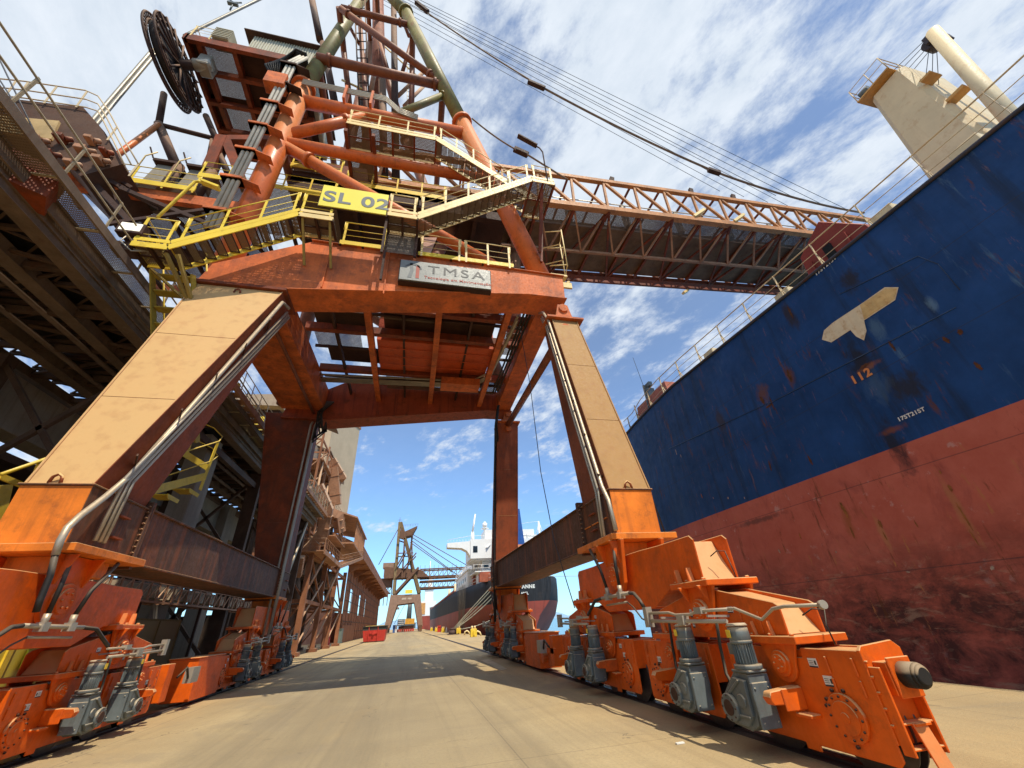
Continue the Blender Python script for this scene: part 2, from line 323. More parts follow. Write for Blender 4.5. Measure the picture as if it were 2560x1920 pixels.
def water_mat():
    m = bpy.data.materials.new('sea water'); m.use_nodes = True; t = m.node_tree; b = t.nodes['Principled BSDF']
    b.inputs['Base Color'].default_value = (.10, .22, .30, 1); b.inputs['Roughness'].default_value = .22; b.inputs['IOR'].default_value = 1.33
    g = t.nodes.new('ShaderNodeNewGeometry'); mp = t.nodes.new('ShaderNodeMapping'); mp.inputs['Scale'].default_value = (1, .5, 1); n = t.nodes.new('ShaderNodeTexNoise'); n.inputs['Scale'].default_value = .8; n.inputs['Detail'].default_value = 6
    bp = t.nodes.new('ShaderNodeBump'); bp.inputs['Strength'].default_value = .5; bp.inputs['Distance'].default_value = .2
    t.links.new(g.outputs['Position'], mp.inputs[0]); t.links.new(mp.outputs[0], n.inputs[0]); t.links.new(n.outputs[0], bp.inputs['Height']); t.links.new(bp.outputs[0], b.inputs['Normal']); return m
m_ = MB(); R_ = 24000; m_.add([(-R_, -R_, -2.4), (R_, -R_, -2.4), (R_, R_, -2.4), (-R_, R_, -2.4)], [(0, 1, 2, 3)]); struct(m_.build('sea', water_mat()))
# low hills across the bay, distance haze put into their blue colour
m_ = MB(); vs = []; n_ = 120
for i in range(n_+1):
    a = math.radians(-20+95*i/n_); h = 70+55*math.sin(i*.31)+35*math.sin(i*.83+1)+18*math.sin(i*2.1); r = 9000
    vs += [(r*math.sin(a), r*math.cos(a), -3), ((r+600)*math.sin(a), (r+600)*math.cos(a), max(20, h)), ((r+2600)*math.sin(a), (r+2600)*math.cos(a), -3)]
fs = []
for i in range(n_):
    k = 3*i; fs += [(k, k+3, k+4, k+1), (k+1, k+4, k+5, k+2)]
m_.add(vs, fs, True); struct(m_.build('hills', mat('haze blue hills', (.24, .38, .52), .95, var=.2, scale=.002, bump=0)))
# rails set in the quay
def rail(x, y0, y1):
    m = MB(); m.m = 0; m.box(x-.19, x+.19, y0, y1, -.02, .004)
    m.m = 1; m.box(x-.05, x+.05, y0, y1, .004, .035); struct(m.build('crane_rail', [mat('rail slot grout', (.10, .075, .055), .9), STEEL]))
XR, XL = 4.98, -6.35
rail(XR, -60, 850); rail(XL, -60, 850)
# ================================================================== NEAR CARGO SHIP
ship = empty('cargo_ship', 'huge blue cargo ship with red lower hull moored right beside the quay', 'ship')
KS = 1.168; ship.location = (0, 0, EYE*(1-KS)); ship.scale = (KS, KS, KS)   # the measured plane times the real stand-off from the quay
def hull_mat():
    m = bpy.data.materials.new('ship hull paint'); m.use_nodes = True; t = m.node_tree; t.nodes.clear(); N = t.nodes.new; L = t.links.new
    o = N('ShaderNodeOutputMaterial'); b = N('ShaderNodeBsdfPrincipled'); L(b.outputs[0], o.inputs[0]); g = N('ShaderNodeNewGeometry')
    s = N('ShaderNodeSeparateXYZ'); L(g.outputs['Position'], s.inputs[0])
    def noise(sc_, d, r, scl=(1, 1, 1), dist=0, loc=(0, 0, 0)):
        mp = N('ShaderNodeMapping'); mp.inputs['Scale'].default_value = scl; mp.inputs['Location'].default_value = loc; L(g.outputs['Position'], mp.inputs[0])
        n = N('ShaderNodeTexNoise'); n.inputs['Scale'].default_value = sc_; n.inputs['Detail'].default_value = d; n.inputs['Roughness'].default_value = r; n.inputs['Distortion'].default_value = dist; L(mp.outputs[0], n.inputs[0]); return n.outputs[0]
    def rng(v, a, c, lo=0., hi=1.):
        r = N('ShaderNodeMapRange'); r.inputs[1].default_value = a; r.inputs[2].default_value = c; r.inputs[3].default_value = lo; r.inputs[4].default_value = hi; L(v, r.inputs[0]); return r.outputs[0]
    def mul(a, c):
        x = N('ShaderNodeMath'); x.operation = 'MULTIPLY'
        for i, v in ((0, a), (1, c)):
            if isinstance(v, (int, float)): x.inputs[i].default_value = v
            else: L(v, x.inputs[i])
        return x.outputs[0]
    def mix(f, a, c):
        x = N('ShaderNodeMixRGB')
        for i, v in ((0, f), (1, a), (2, c)):
            if isinstance(v, (int, float)): x.inputs[i].default_value = v
            elif isinstance(v, tuple): x.inputs[i].default_value = (*v, 1)
            else: L(v, x.inputs[i])
        return x.outputs[0]
    z = s.outputs[2]; smn = noise(2.2, 9, .75, (1, 1.6, .8), .4, (6, 2, 3))
    blue = mix(rng(noise(.7, 7, .65), .3, .7), (.005, .034, .115), (.012, .062, .205))
    blue = mix(rng(noise(1, 6, .65, (1, 2.2, .18)), .52, .70, 0, .7), blue, (.010, .022, .050))
    blue = mix(rng(noise(1, 7, .72, (1, 3.2, .5), .3, (3, 1, 5)), .62, .72, 0, .55), blue, (.10, .18, .26))
    red = mix(rng(noise(.6, 7, .7), .3, .7), (.40, .085, .052), (.53, .145, .098))
    red = mix(rng(noise(1, 6, .7, (1, 1.2, .6), .5, (2, 8, 1)), .55, .70, 0, .5), red, (.20, .045, .04))
    red = mix(rng(noise(2.2, 6, .7, (1, 1, 1), 0, (7, 1, 1)), .62, .68, 0, .6), red, (.52, .30, .26))
    # dark weed and scrapes on the lower bottom paint
    low = mul(rng(z, 3.5, 1.4), rng(noise(.9, 8, .75, (1, 1, 1.5), .4),   .36, .58, 0, .88)); red = mix(low, red, (.035, .018, .018))
    low2 = mul(rng(z, 3.0, 1.6), rng(noise(1.6, 7, .75, (1, .7, 2.4), .6, (4, 4, 4)), .54, .64, 0, .6)); red = mix(low2, red, (.42, .26, .17))
    bnd = N('ShaderNodeMath'); bnd.operation = 'GREATER_THAN'; L(z, bnd.inputs[0]); bnd.inputs[1].default_value = 5.24
    c = mix(bnd.outputs[0], red, blue)
    c = mix(mul(rng(noise(1, 8, .75, (1, 2.6, .42), .15, (1, 5, 2)),   .58, .64, 0, .75), rng(noise(.5, 3, .5, (1, 1, 1), 0, (5, 2, 9)), .42, .54)), c, (.12, .04, .015))
    c = mix(mul(rng(noise(1, 9, .8, (1, 5, .9), .1, (8, 3, 2)), .60, .64, 0, .95), rng(z, 5.2, 3.0, .25, 1)), c, (.42, .17, .06))
    for (px, py, sy, sz, k, col) in ((2128, 700, .35, .55, .85, (.02, .018, .024)), (2150, 905, .50, .75, .85, (.016, .016, .022)), (2265, 965, .60, .55, .8, (.022, .02, .022)), (1975, 790, .25, .8, .8, (.03, .02, .02)), (2235, 1110, .3, .9, .8, (.018, .016, .02)), (1905, 985, .35, .5, .75, (.16, .055, .02)), (1975, 940, .22, .55, .8, (.14, .045, .02)), (2230, 1075, .4, .12, .7, (.20, .06, .025)), (2175, 915, .45, .12, .8, (.24, .08, .03)), (1800, 1050, .3, .7, .7, (.05, .03, .02)), (2190, 820, .25, .5, .5, (.10, .18, .26)), (2330, 760, .12, .3, .5, (.16, .26, .34)), (2190, 960, .4, .7, .35, (.08, .15, .24)), (1700, 1270, .9, 1.2, .3, (.03, .08, .18)), (1900, 1300, 1.6, .12, .6, (.05, .035, .03)), (2120, 1300, .18, .6, .75, (.30, .09, .03)), (2395, 1270, .12, 1.0, .6, (.40, .17, .07)), (2205, 1330, .10, .6, .6, (.42, .19, .08))):
        c0 = P(px, py, x=13.2)
        sb_ = N('ShaderNodeVectorMath'); sb_.operation = 'SUBTRACT'; L(g.outputs['Position'], sb_.inputs[0]); sb_.inputs[1].default_value = (0, c0.y, c0.z)
        ml_ = N('ShaderNodeVectorMath'); ml_.operation = 'MULTIPLY'; L(sb_.outputs[0], ml_.inputs[0]); ml_.inputs[1].default_value = (0, 1/sy, 1/sz)
        ln_ = N('ShaderNodeVectorMath'); ln_.operation = 'LENGTH'; L(ml_.outputs[0], ln_.inputs[0])
        ad_ = N('ShaderNodeMath'); ad_.operation = 'MULTIPLY_ADD'; L(smn, ad_.inputs[0]); ad_.inputs[1].default_value = 2.6; ad_.inputs[2].default_value = -1.3
        a3_ = N('ShaderNodeMath'); a3_.operation = 'ADD'; L(ln_.outputs['Value'], a3_.inputs[0]); L(ad_.outputs[0], a3_.inputs[1])
        c = mix(rng(a3_.outputs[0], 1.0, .35, 0, k), c, col)
    # plate seams
    def line(k, at, wd_):
        a = N('ShaderNodeMath'); a.operation = 'SUBTRACT'; L(s.outputs[k], a.inputs[0]); a.inputs[1].default_value = at
        q = N('ShaderNodeMath'); q.operation = 'ABSOLUTE'; L(a.outputs[0], q.inputs[0]); r = N('ShaderNodeMath'); r.operation = 'LESS_THAN'; L(q.outputs[0], r.inputs[0]); r.inputs[1].default_value = wd_; return r.outputs[0]
    for at in (7.38, 9.43, 4.58, 2.18): c = mix(mul(line(2, at, .012), .5), c, (.03, .03, .035))
    bm_ = N('ShaderNodeBump'); bm_.inputs['Strength'].default_value = .5; bm_.inputs['Distance'].default_value = .05; L(noise(.9, 4, .5), bm_.inputs['Height']); L(bm_.outputs[0], b.inputs['Normal'])
    L(c, b.inputs['Base Color']); L(rng(noise(3, 5, .6), .3, .7, .45, .7), b.inputs['Roughness']); b.inputs['Specular IOR Level'].default_value = .22; return m
HM = hull_mat()
def deckz(y): return 9.72+.062*max(0, min(y, 14))-.02*max(0, y-14)
st_ = [(-60, 11.3), (-30, 11.3), (-10, 11.3), (0, 11.3), (6, 11.3), (10, 11.3), (14, 11.32), (16, 11.36), (18, 11.46), (19.5, 11.62), (20.4, 11.85), (20.9, 12.3), (21.1, 13.2), (21.15, 16.)]
m_ = MB(); vs = []; zs = [0, .12, .3, .5, .7, .88, 1.]
for (y, x) in st_:
    for k in zs: vs.append((x+(.45*max(0, (y-18)/3)*(1-k)**1.5), y-(1.2*max(0, (y-19)/2)*(1-k)), -4+k*(deckz(y)+4)))
nz = len(zs); fs = []
for i in range(len(st_)-1):
    for k in range(nz-1): fs.append((i*nz+k, (i+1)*nz+k, (i+1)*nz+k+1, i*nz+k+1))
m_.add(vs, fs, [i < 9*(nz-1) for i in range(len(fs))])
m_.add([(x_, y_, deckz(y_)-.02) for y_, x_ in st_]+[(30, 21.1, 9.6), (30, -60, 9.6)], [tuple(range(len(st_)+2))])
m_.box(11.6, 30, -60, 20.9, -4, 9.5)
m_.build('hull', HM, ship)
m_ = MB(); m_.path([(x-.03, y, deckz(y)+.0) for y, x in st_[1:-2]], .05); m_.build('gunwale', mat('dark gunwale', (.05, .05, .07), .6, rust=.4), ship)
m_ = MB(); yy = [6.1-1.44*k for k in range(1, 18)]+[6.1+1.44*k for k in range(0, 10)]
hx = lambda y: 11.35 if y < 16 else (11.5 if y < 18.5 else 11.8)
for y in yy:
    z = deckz(y)-.05; m_.beam((hx(y)+.02, y, z), (hx(y)-.02, y, z+1.02), .07, .012, (0, 1, 0)); m_.beam((hx(y)+.25, y, z), (hx(y)+.0, y, z+.55), .05, .012, (0, 1, 0))
for h, r in ((1.02, .022), (.66, .011), (.33, .011)): m_.path([(hx(y), y, deckz(y)-.05+h) for y in [-20, -6, 2, 6, 10, 13, 15, 17, 18.5, 19.6]], r, 6)
m_.build('railing', RAILC, ship)
# pedestal deck crane
m_ = MB(); b0 = [(14.9, 4.55), (16.7, 4.55), (16.9, 2.75), (15.2, 2.75)]
def taper(m, lo, z0, hi, z1): m.hexa([(*p, z0) for p in lo]+[(*p, z1) for p in hi])
taper(m_, [(14.8, 4.6), (17.4, 4.6), (17.4, 2.8), (14.8, 2.8)], 9.4, [(15.0, 4.0), (17.1, 4.0), (17.1, 2.92), (15.0, 2.92)], 17.1)
cr_ = m_.build('deck_crane', SHIPC, ship, bevel=.14)
AMB = mat('amber deck paint', (.62, .34, .10), .6)
m_ = MB(); m_.box(14.75, 17.0, 3.1, 4.2, 17.1, 17.16); m_.build('top_platform', AMB, cr_)
m_ = MB()
for z in (17.5, 17.85): m_.path([(16.6, 4.18, z), (14.78, 4.18, z), (14.78, 3.1, z), (16.6, 3.1, z)], .016, 6)
for p in ((14.78, 4.18), (14.78, 3.6), (14.78, 3.1), (15.7, 4.18), (15.7, 3.1)): m_.tube((*p, 17.1), (*p, 17.85), .016, 6)
m_.build('platform_railing', RAILC, cr_)
m_ = MB(); m_.tube((15.05, 4.1, 17.42), (15.05, 3.8, 17.42), .2); m_.box(15.2, 15.6, 3.6, 3.9, 17.16, 17.6); m_.build('floodlight', GREYD, cr_)
ja = Vector((15, 2.39, 12.8)); jb = Vector((15, 1.98, 16.9)); jd = (jb-ja).normalized()
m_ = MB(); m_.tube(ja-jd*3.6, jb, .21, 16, .17); m_.tube(ja-jd*3.6+Vector((1.6, .3, 0)), jb+Vector((.9, .3, -.1)), .13, 12, .10)
for k in (.3, .62, .9): m_.tube((ja-jd*3.6).lerp(jb, k), (ja-jd*3.6+Vector((1.6, .3, 0))).lerp(jb+Vector((.9, .3, -.1)), k), .09)
m_.build('jib', SHIPC, cr_)
m_ = MB(); m_.box(14.95, 15.7, jb.y-.05, jb.y+.28, jb.z-.22, jb.z+.06); m_.disc(jb+Vector((.3, .25, -.1)), 'x', .2, .4); m_.build('pulley_block', mat('dark pulley steel', (.05, .04, .05), .6), cr_)
m_ = MB()
for k in range(4): m_.tube(jb+Vector((.15*k, .2, 0)), Vector((15.1+.25*k, 3.3, 17.2)), .011, 5)
for k in range(3): m_.tube(jb+Vector((.15+.15*k, .25, -.1)), Vector((15.3+.3*k, 2.95, 15.9)), .010, 5)
m_.build('hoist_rope', WIRE, cr_)
for bb in ((14.8, 15.3, 2.6, 2.9, 15.6, 15.68), (14.95, 15.3, 2.45, 2.9, 14.4, 14.5)): m_ = MB(); m_.box(*bb); m_.build('platform_bracket', AMB, cr_)
m_ = MB(); m_.box(13.4, 14.8, 2.3, 4.9, 9.6, 10.35); cs = m_.build('crane_step', AMB, cr_)
m_ = MB()
for k in range(3): m_.path([(13.4, 2.6+.7*k, 10.0), (13.4, 2.6+.7*k, 11.0), (13.4, 3.1+.7*k, 11.2), (13.4, 3.3+.7*k, 10.7)], .03, 6)
m_.build('vent_pipe', RAILC, ship)
# red hatch cover box and small deck lockers
a = P(2118, 665, x=12.6); m_ = MB(); y0, y1 = 5.3, 7.6
m_.prism([(4.9, 9.6), (7.35, 9.6), (7.2, 11.9), (6.15, 12.5), (5.2, 11.15)], 'x', 12.5, 14.6)
hb = m_.build('hatch_cover', REDBOX, ship, bevel=.02)
m_ = MB(); m_.box(12.42, 12.5, 6.2, 6.45, 10.1, 11.5); m_.build('slot', mat('black opening', (.01, .01, .01), .9), hb)
m_ = MB()
for y in (5.7, 6.9): m_.box(12.40, 12.5, y, y+.06, 10., 11.4)
m_.build('stiffener', REDBOX, hb)
m_ = MB(); m_.prism([(15.1, 10.2), (18.5, 10.2), (18.2, 11.65), (15.3, 11.7)], 'x', 12.0, 14); lk = m_.build('deck_house', mat('faded red deck box', (.42, .12, .07), .6, rust=.3), ship)
for i, y in enumerate((2.6, 4.45, 7.75, 11.6)):
    m_ = MB(); m_.box(11.6, 12.1, y-.28, y+.28, 9.7, deckz(y)+.5); m_.build('deck_locker', SHIPC, ship, bevel=.02)
m_ = MB(); q = Vector((12.0, 17.1, 10.2)); m_.tube(q, q+Vector((0, 0, 2.3)), .06); m_.box(12.0, 12.4, 16.8, 17.0, 11.6, 12.2); m_.box(12.1, 12.3, 16.7, 17.2, 12.3, 12.55); m_.tube(q+Vector((0, 0, 2.3)), q+Vector((0, .3, 4.4)), .014, 5)
m_.build('antenna_mast', GREYD, ship)
# painted marks on the hull
def hullpt(px, py, dx=0.): return P(px, py, x=11.293-dx)
def mark(name, pts, mt, dx=0.): 
    m = MB(); q = [hullpt(*p) for p in pts]; m.prism([(v.y, v.z) for v in q], 'x', 11.298-dx, 11.29-dx); return m.build(name, mt, ship)
mark('painted_arrow', [(2055, 849), (2060, 826), (2083, 806), (2151, 761), (2212, 718), (2246, 718), (2238, 750), (2160, 801), (2166, 827), (2160, 851), (2140, 841), (2126, 825), (2078, 856)],
     mat('flaking cream stencil', (.72, .60, .40), .6, var=.1, rust=.35, rustcol=(.38, .17, .05), streak=.35, streakcol=(.62, .34, .10), scale=2.5, bump=0))
mark('painted_patch', [(2151, 763), (2214, 721), (2243, 721), (2235, 748), (2161, 798)], mat('amber flaking stencil', (.70, .48, .20), .6, rust=.3, rustcol=(.40, .16, .04), streak=.5, streakcol=(.60, .28, .06), scale=3., bump=0), .009)
def stain(px, py, w, h, mt, sl=.0):
    c = hullpt(px, py, .004); n = 26; pts = []; ph = random.random()*6
    for k in range(n):
        a = 2*math.pi*k/n; rr = .72+.28*math.sin(3*a+ph)*math.sin(5*a+2*ph)+random.uniform(-.12, .12); pts.append((c.y+w*rr*math.cos(a)+sl*math.sin(a)*h, c.z+h*rr*math.sin(a)))
    m = MB(); m.prism(pts, 'x', c.x+.003, c.x+.001); return m.build('rust_stain', mt, ship)
RS = mat('rust run', (.13, .045, .016), .9, var=.6, scale=6, streak=.6, streakcol=(.03, .02, .018), bump=0); RD = mat('dark worn patch', (.022, .024, .034), .8, var=.6, scale=5, streak=.7, streakcol=(.06, .03, .02), bump=0); RW = mat('bare primer chip', (.42, .30, .22), .9, var=.5, scale=6, bump=0); RO = mat('orange rust run', (.33, .12, .03), .9, var=.6, scale=6, streak=.5, streakcol=(.08, .03, .015), bump=0)
for (px, py, w, h, mt) in ((1975, 780, .06, .30, RS), (1905, 1000, .09, .22, RS), (1922, 1015, .20, .05, RS), (1973, 940, .07, .34, RS), (1930, 1010, .05, .3, RS), (2025, 1150, .05, .22, RS), (1925, 1165, .05, .2, RS), (2160, 915, .20, .05, RS), (2400, 830, .06, .1, RS), (2445, 915, .05, .16, RS), (2365, 850, .06, .12, RS), (2230, 865, .05, .2, RS), (1690, 1130, .03, .16, RW), (1702, 1140, .025, .10, RW), (1754, 1240, .04, .12, RO), (1783, 1245, .02, .05, RW), (1820, 1245, .035, .06, RW), (1861, 1245, .02, .06, RW),
        (2110, 1275, .07, .26, RO), (2130, 1330, .03, .22, RO), (2200, 1310, .05, .15, RO), (2212, 1340, .02, .14, RO), (2375, 1220, .04, .12, RO), (2410, 1290, .03, .3, RO), (2435, 1345, .02, .2, RO), (1960, 1370, .02, .16, RO), (1948, 1378, .05, .07, RW), (2000, 1340, .03, .1, RO), (2090, 1380, .025, .04, RW), (2290, 1310, .02, .1, RO), (1780, 1340, .01, .05, RO), (2480, 1420, .05, .05, RW), (2270, 1430, .06, .03, RW), (2350, 1180, .03, .05, RO)):
    stain(px, py, w*.9, h, mt)
q = hullpt(2158, 935); tx = text('112', .31, (11.29, q.y+.35, q.z-.12), facex(), LETO, ship, depth=.003, bold=.012, space=1.25)
q = hullpt(2247, 1054); text('17ST21ST', .13, (11.29, q.y, q.z), facex(), LETW, ship, depth=.003, bold=.004, space=1.15)
q = hullpt(2040, 690); text('17ST21ST', .15, (11.29, q.y, q.z), facex(), LETW, ship, depth=.003, bold=.004, space=1.15)
m_ = MB()
for a_, b_ in (((1920, 1010), (2390, 768)), ((1672, 1122), (1925, 1006)), ((2100, 735), (2295, 640)), ((2295, 640), (2345, 660)), ((2345, 660), (2400, 725))): m_.path([hullpt(*a_), hullpt(*b_)], .011, 4)
m_.build('weld_seam', mat('scuffed weld', (.03, .06, .13), .5, var=.5), ship)
m_ = MB(); m_.beam(hullpt(1624, 1231, .02), hullpt(1668, 1345, .02), .03, .07, (1, 0, 0)); m_.build('shade_streak', DARK, ship)  # dark strip painted on in place of a shading mark near the stern
# ================================================================== BLACK SHIP FURTHER ALONG
s2 = empty('bulk_carrier', 'black hulled ship with white superstructure, stern towards us, moored further along the quay', 'ship', (20, 75, 0))
BH = mat('black hull', (.014, .015, .019), .7, var=.3, scale=.15, streak=.45, streakcol=(.07, .075, .09), rust=.12, rustcol=(.10, .06, .04), bump=0)
BR = mat('red boot top', (.30, .055, .035), .6, var=.3, scale=.2, streak=.5, streakcol=(.10, .04, .03), bump=0)
m_ = MB(); secs = []
prof = [-2.4, 0., 2.2, 4.3, 6.2, 8.0, 9.2]
def dz2(y): return 8.1 if y < 95 else 8.1+1.0*min(1, (y-95)/30)+(3.0*((y-230)/60)**1.5 if y > 230 else 0)
def sec(y, xl, xr, kw):
    r = []
    for k, z in enumerate(prof):
        zz = z if k < 5 else (dz2(y)-1.2 if k == 5 else dz2(y))
        t = kw[k]; c = (xl+xr)/2; r.append(((xl-c)*t+c, zz, (xr-c)*t+c))
    return r
sts = [(75.0, 16.2, 24.2, (.02, .10, .38, .86, .97, 1, 1)), (78, 14.4, 26.0, (.06, .24, .64, .95, 1, 1, 1)), (82, 13.2, 27.6, (.18, .50, .88, .98, 1, 1, 1)), (88, 12.2, 28.6, (.50, .82, .97, 1, 1, 1, 1)), (98, 11.5, 29, (.88, .97, 1, 1, 1, 1, 1)), (115, 11.3, 29.1, (1,)*7), (240, 11.3, 29.1, (1,)*7), (275, 12.5, 27.5, (.95, .95, .97, .98, 1, 1.02, 1.04)), (300, 19.5, 21, (.8,)*7)]
for y, xl, xr, kw in sts: secs.append((y, sec(y, xl, xr, kw)))
vs = []; 
for y, r in secs: vs += [(p[0], y, p[1]) for p in r]+[(p[2], y, p[1]) for p in reversed(r)]
n2 = 14; fs = []; mi = []
for i in range(len(secs)-1):
    for k in range(n2-1):
        fs.append((i*n2+k, i*n2+k+1, (i+1)*n2+k+1, (i+1)*n2+k)); kk = k if k < 7 else 12-k; mi.append(1 if (kk < 3) else 0)
base = len(m_.f); m_.add(vs, fs, True); m_.mi[base:] = mi
# transom
r = secs[0][1]
for k in range(6):
    m_.m = 1 if k < 3 else 0
    m_.add([(r[k][0], 75, r[k][1]), (r[k+1][0], 75, r[k+1][1]), (r[k+1][2], 75, r[k+1][1]), (r[k][2], 75, r[k][1])], [(0, 1, 2, 3)])
m_.m = 0; m_.box(14, 27, 90, 245, 6, 8.0)
m_.build('hull', [BH, BR], s2)
m_ = MB()
for y, x in ((76, 15.6), (79, 14.2), (84, 12.9), (89, 12.2)): m_.tube((x, y, 8.1), (x, y, 9.2), .04, 5)
for k in range(8): m_.tube((16.5+k, 75.3, 8.1), (16.5+k, 75.3, 9.2), .04, 5)
for z in (8.6, 9.2): m_.path([(12, 97, z), (12.3, 89, z), (13.0, 83, z), (14.5, 78.3, z), (16.4, 75.3, z), (24.0, 75.3, z)], .04, 5)
m_.build('railing', WHITE, s2)
SU = mat('white superstructure', (.82, .82, .80), .5, var=.04, streak=.08, streakcol=(.5, .45, .38), bump=0)
yb = 85
m_ = MB(); m_.box(13.2, 28, yb+2, yb+10, 8, 10.2); m_.box(14.0, 26.8, yb+2.6, yb+9, 10.4, 12.4); m_.box(11.3, 27, yb, yb+8, 12.6, 16.2)
m_.box(12.3, 28.4, yb+.6, yb+10.4, 10.2, 10.4); m_.box(11.6, 28.6, yb+.4, yb+10, 12.4, 12.6)
m_.box(14.4, 25, yb+1, yb+6, 16.2, 18.2)
m_.prism([(6.7, 14.8), (6.7, 15.6), (11.3, 15.9), (11.3, 13.1), (10.6, 14.1), (9.6, 14.6)], 'y', yb+.2, yb+2.6)
su = m_.build('superstructure', SU, s2)
for (x0, x1, z0, z1) in ((11.8, 12.7, 13.7, 14.9), (16.0, 16.9, 16.8, 17.5), (17.8, 18.6, 13.8, 14.6), (14.4, 15.2, 11.0, 11.8), (16.2, 17.4, 8.4, 9.9), (21.5, 22.4, 13.6, 14.6)):
    m_ = MB(); yw = yb+2.5 if z0 < 12 else (yb+.95 if z0 > 16 else yb-.05); m_.box(x0, x1, yw, yw+.2, z0, z1); m_.build('window', GLASS, su)
m_ = MB()
for z in (10.9, 11.5, 13.1, 13.7): m_.path([(27.6, yb+.5, z), (11.9, yb+.5, z), (11.9, yb+9, z)], .05, 5)
for k in range(10):
    for z in (10.4, 12.6): m_.tube((12.0+1.6*k, yb+.5, z), (12.0+1.6*k, yb+.5, z+1.1), .04, 5)
for k in range(8): m_.tube((6.8+.6*k, yb+.3, 15.7), (6.8+.6*k, yb+.3, 16.2), .03, 5)
m_.path([(6.8, yb+.3, 16.2), (11.3, yb+.3, 16.9), (26, yb+.3, 16.9)], .04, 5)
m_.build('balcony_railing', SU, su)
yt = 118; zt = 1.6+(P(1131, 1414, x=11.8).z-1.6)*100/P(1131, 1414, x=11.8).y-.6
m_ = MB(); m_.box(11.8, 27, 94, yt, 8.2, zt-1.2); m_.box(11.6, 27.4, 93.5, yt+1, zt-1.2, zt-.9); m_.box(13, 26, 95, yt-4, zt-.9, zt+1.0); m_.box(12.4, 13.2, yt-6, yt-2, zt-.9, zt+.4); m_.build('forward_house', SU, su)
m_ = MB()
for z in (zt-.4, zt+.1): m_.path([(11.7, 94, z), (11.7, yt+.8, z)], .05, 5)
for k in range(9): m_.tube((11.7, 94+k*(yt-94)/8, zt-.9), (11.7, 94+k*(yt-94)/8, zt+.1), .04, 5)
m_.build('balcony_railing', SU, su)
for k in range(5): m_ = MB(); yk = 97+k*(yt-98)/5; m_.box(11.74, 11.8, yk, yk+1.2, 9.6, 10.4); m_.build('window', GLASS, su)
m_ = MB(); m_.beam((16.5, yb+.9, 16.2), (14.4, yb-.1, 14.5), .8, .15); m_.build('ladder', SU, su)
m_ = MB(); m_.tube((12.0, yb+2, 16), (12.0, yb+2, 18.0), .45, 10, .3); m_.tube((12.0, yb+2, 18.0), (12.6, yb+2, 21.6), .24, 8, .15); m_.tube((12.0, yb+1.6, 18), (12.4, yb+1.6, 20.2), .1, 6); m_.build('stores_crane', SU, s2)
m_ = MB(); m_.tube((14.6, yb+2, 18.0), (14.6, yb+2, 19.0), .3, 10); m_.disc((14.6, yb+2, 18.6), 'z', .8, .12); m_.disc((14.6, yb+2, 19.3), 'z', .5, .7, 12); m_.tube((14.6, yb+2, 19.6), (14.6, yb+2, 20.0), .5, 12, .2); m_.build('radar_dome', SU, s2)
m_ = MB(); m_.prism([(17.4, 12.0), (21.4, 12.0), (20.6, 21.0), (18.0, 21.0)], 'y', yb-5, yb-1); fn = m_.build('funnel', mat('blue funnel', (.02, .09, .32), .5, bump=0), s2)
m_ = MB(); m_.box(17.5, 21.3, yb-5.15, yb-.9, 11, 14.2); m_.build('funnel_band', mat('orange band', (.75, .28, .14), .5), fn)
m_ = MB(); m_.tube((26.2, yb+1, 9), (26.2, yb+1, 19.8), .38, 8, .18); m_.tube((26.2, yb+1, 16.8), (20.5, yb+1, 17.2), .15, 6); m_.tube((26.2, yb+1, 19.8), (21, yb+1, 19.2), .04, 4); m_.tube((25.3, yb+1, 16.8), (26.3, yb+1, 19.4), .08, 5); m_.tube((27.1, yb+1, 16.8), (26.3, yb+1, 19.4), .08, 5); m_.box(25.2, 27.2, yb+.7, yb+1.3, 16.6, 16.9); m_.build('deck_crane', SU, s2)
m_ = MB(); m_.disc((23.5, yb+1, 17.0), 'x', .4, .5, 12); m_.build('hoist_block', SU, s2)
DG = mat('rust red deck gear', (.38, .10, .05), .7, rust=.2, bump=0)
for nm, bx_ in [('winch', (12.6, 13.4, 91, 93, 8, 9.8)), ('winch', (12.3, 14.5, 80, 81.5, 8, 9.4)), ('winch', (17.5, 19, 77, 78, 8, 9.0)), ('deck_house', (12.6, 13.5, 97, 110, 8.2, 10.0)), ('hatch_cover', (13.6, 26, 118, 135, 9, 10.4))]+[('hatch_cover', (13.6, 26, 140+17*k, 154+17*k, 9, 10.4)) for k in range(6)]:
    m_ = MB(); m_.box(*bx_); m_.box(bx_[0]+.2, bx_[1]-.2, bx_[2]+.2, bx_[3]-.2, bx_[5], bx_[5]+.25); m_.build(nm, DG, s2)
for k in range(4): m_ = MB(); m_.tube((19.5, 137+30*k, 9), (19.5, 137+30*k, 17), .8, 10, .6); m_.tube((19.5, 137+30*k, 16.5), (19.5, 155+30*k, 13), .3, 8); m_.build('deck_crane', SHIPC, s2)
m_ = MB(); m_.box(11.15, 11.3, 118, 240, 8.9, 9.3); m_.build('bulwark', mat('red bulwark', (.40, .09, .05), .6, bump=0), s2)
text('SANNE', .76, (18.45, 74.95, 6.3), RX, LETW, s2, bold=.03, space=1.1, sx=1.05, depth=.02)
text('ABEL', .55, (18.6, 74.95, 5.35), RX, LETW, s2, bold=.03, space=1.1, depth=.02)
m_ = MB()
for i in range(26):
    x = 11.0+.05*math.sin(i); y = 100+5*math.sin(i*1.7); m_.tube((10.9+.03*i, y, 8.8), (11.05, y-1.5+.4*math.sin(i*2.3), .6), .035, 4)
m_.build('cargo_net', mat('hanging net rope', (.32, .25, .17), .9), s2)
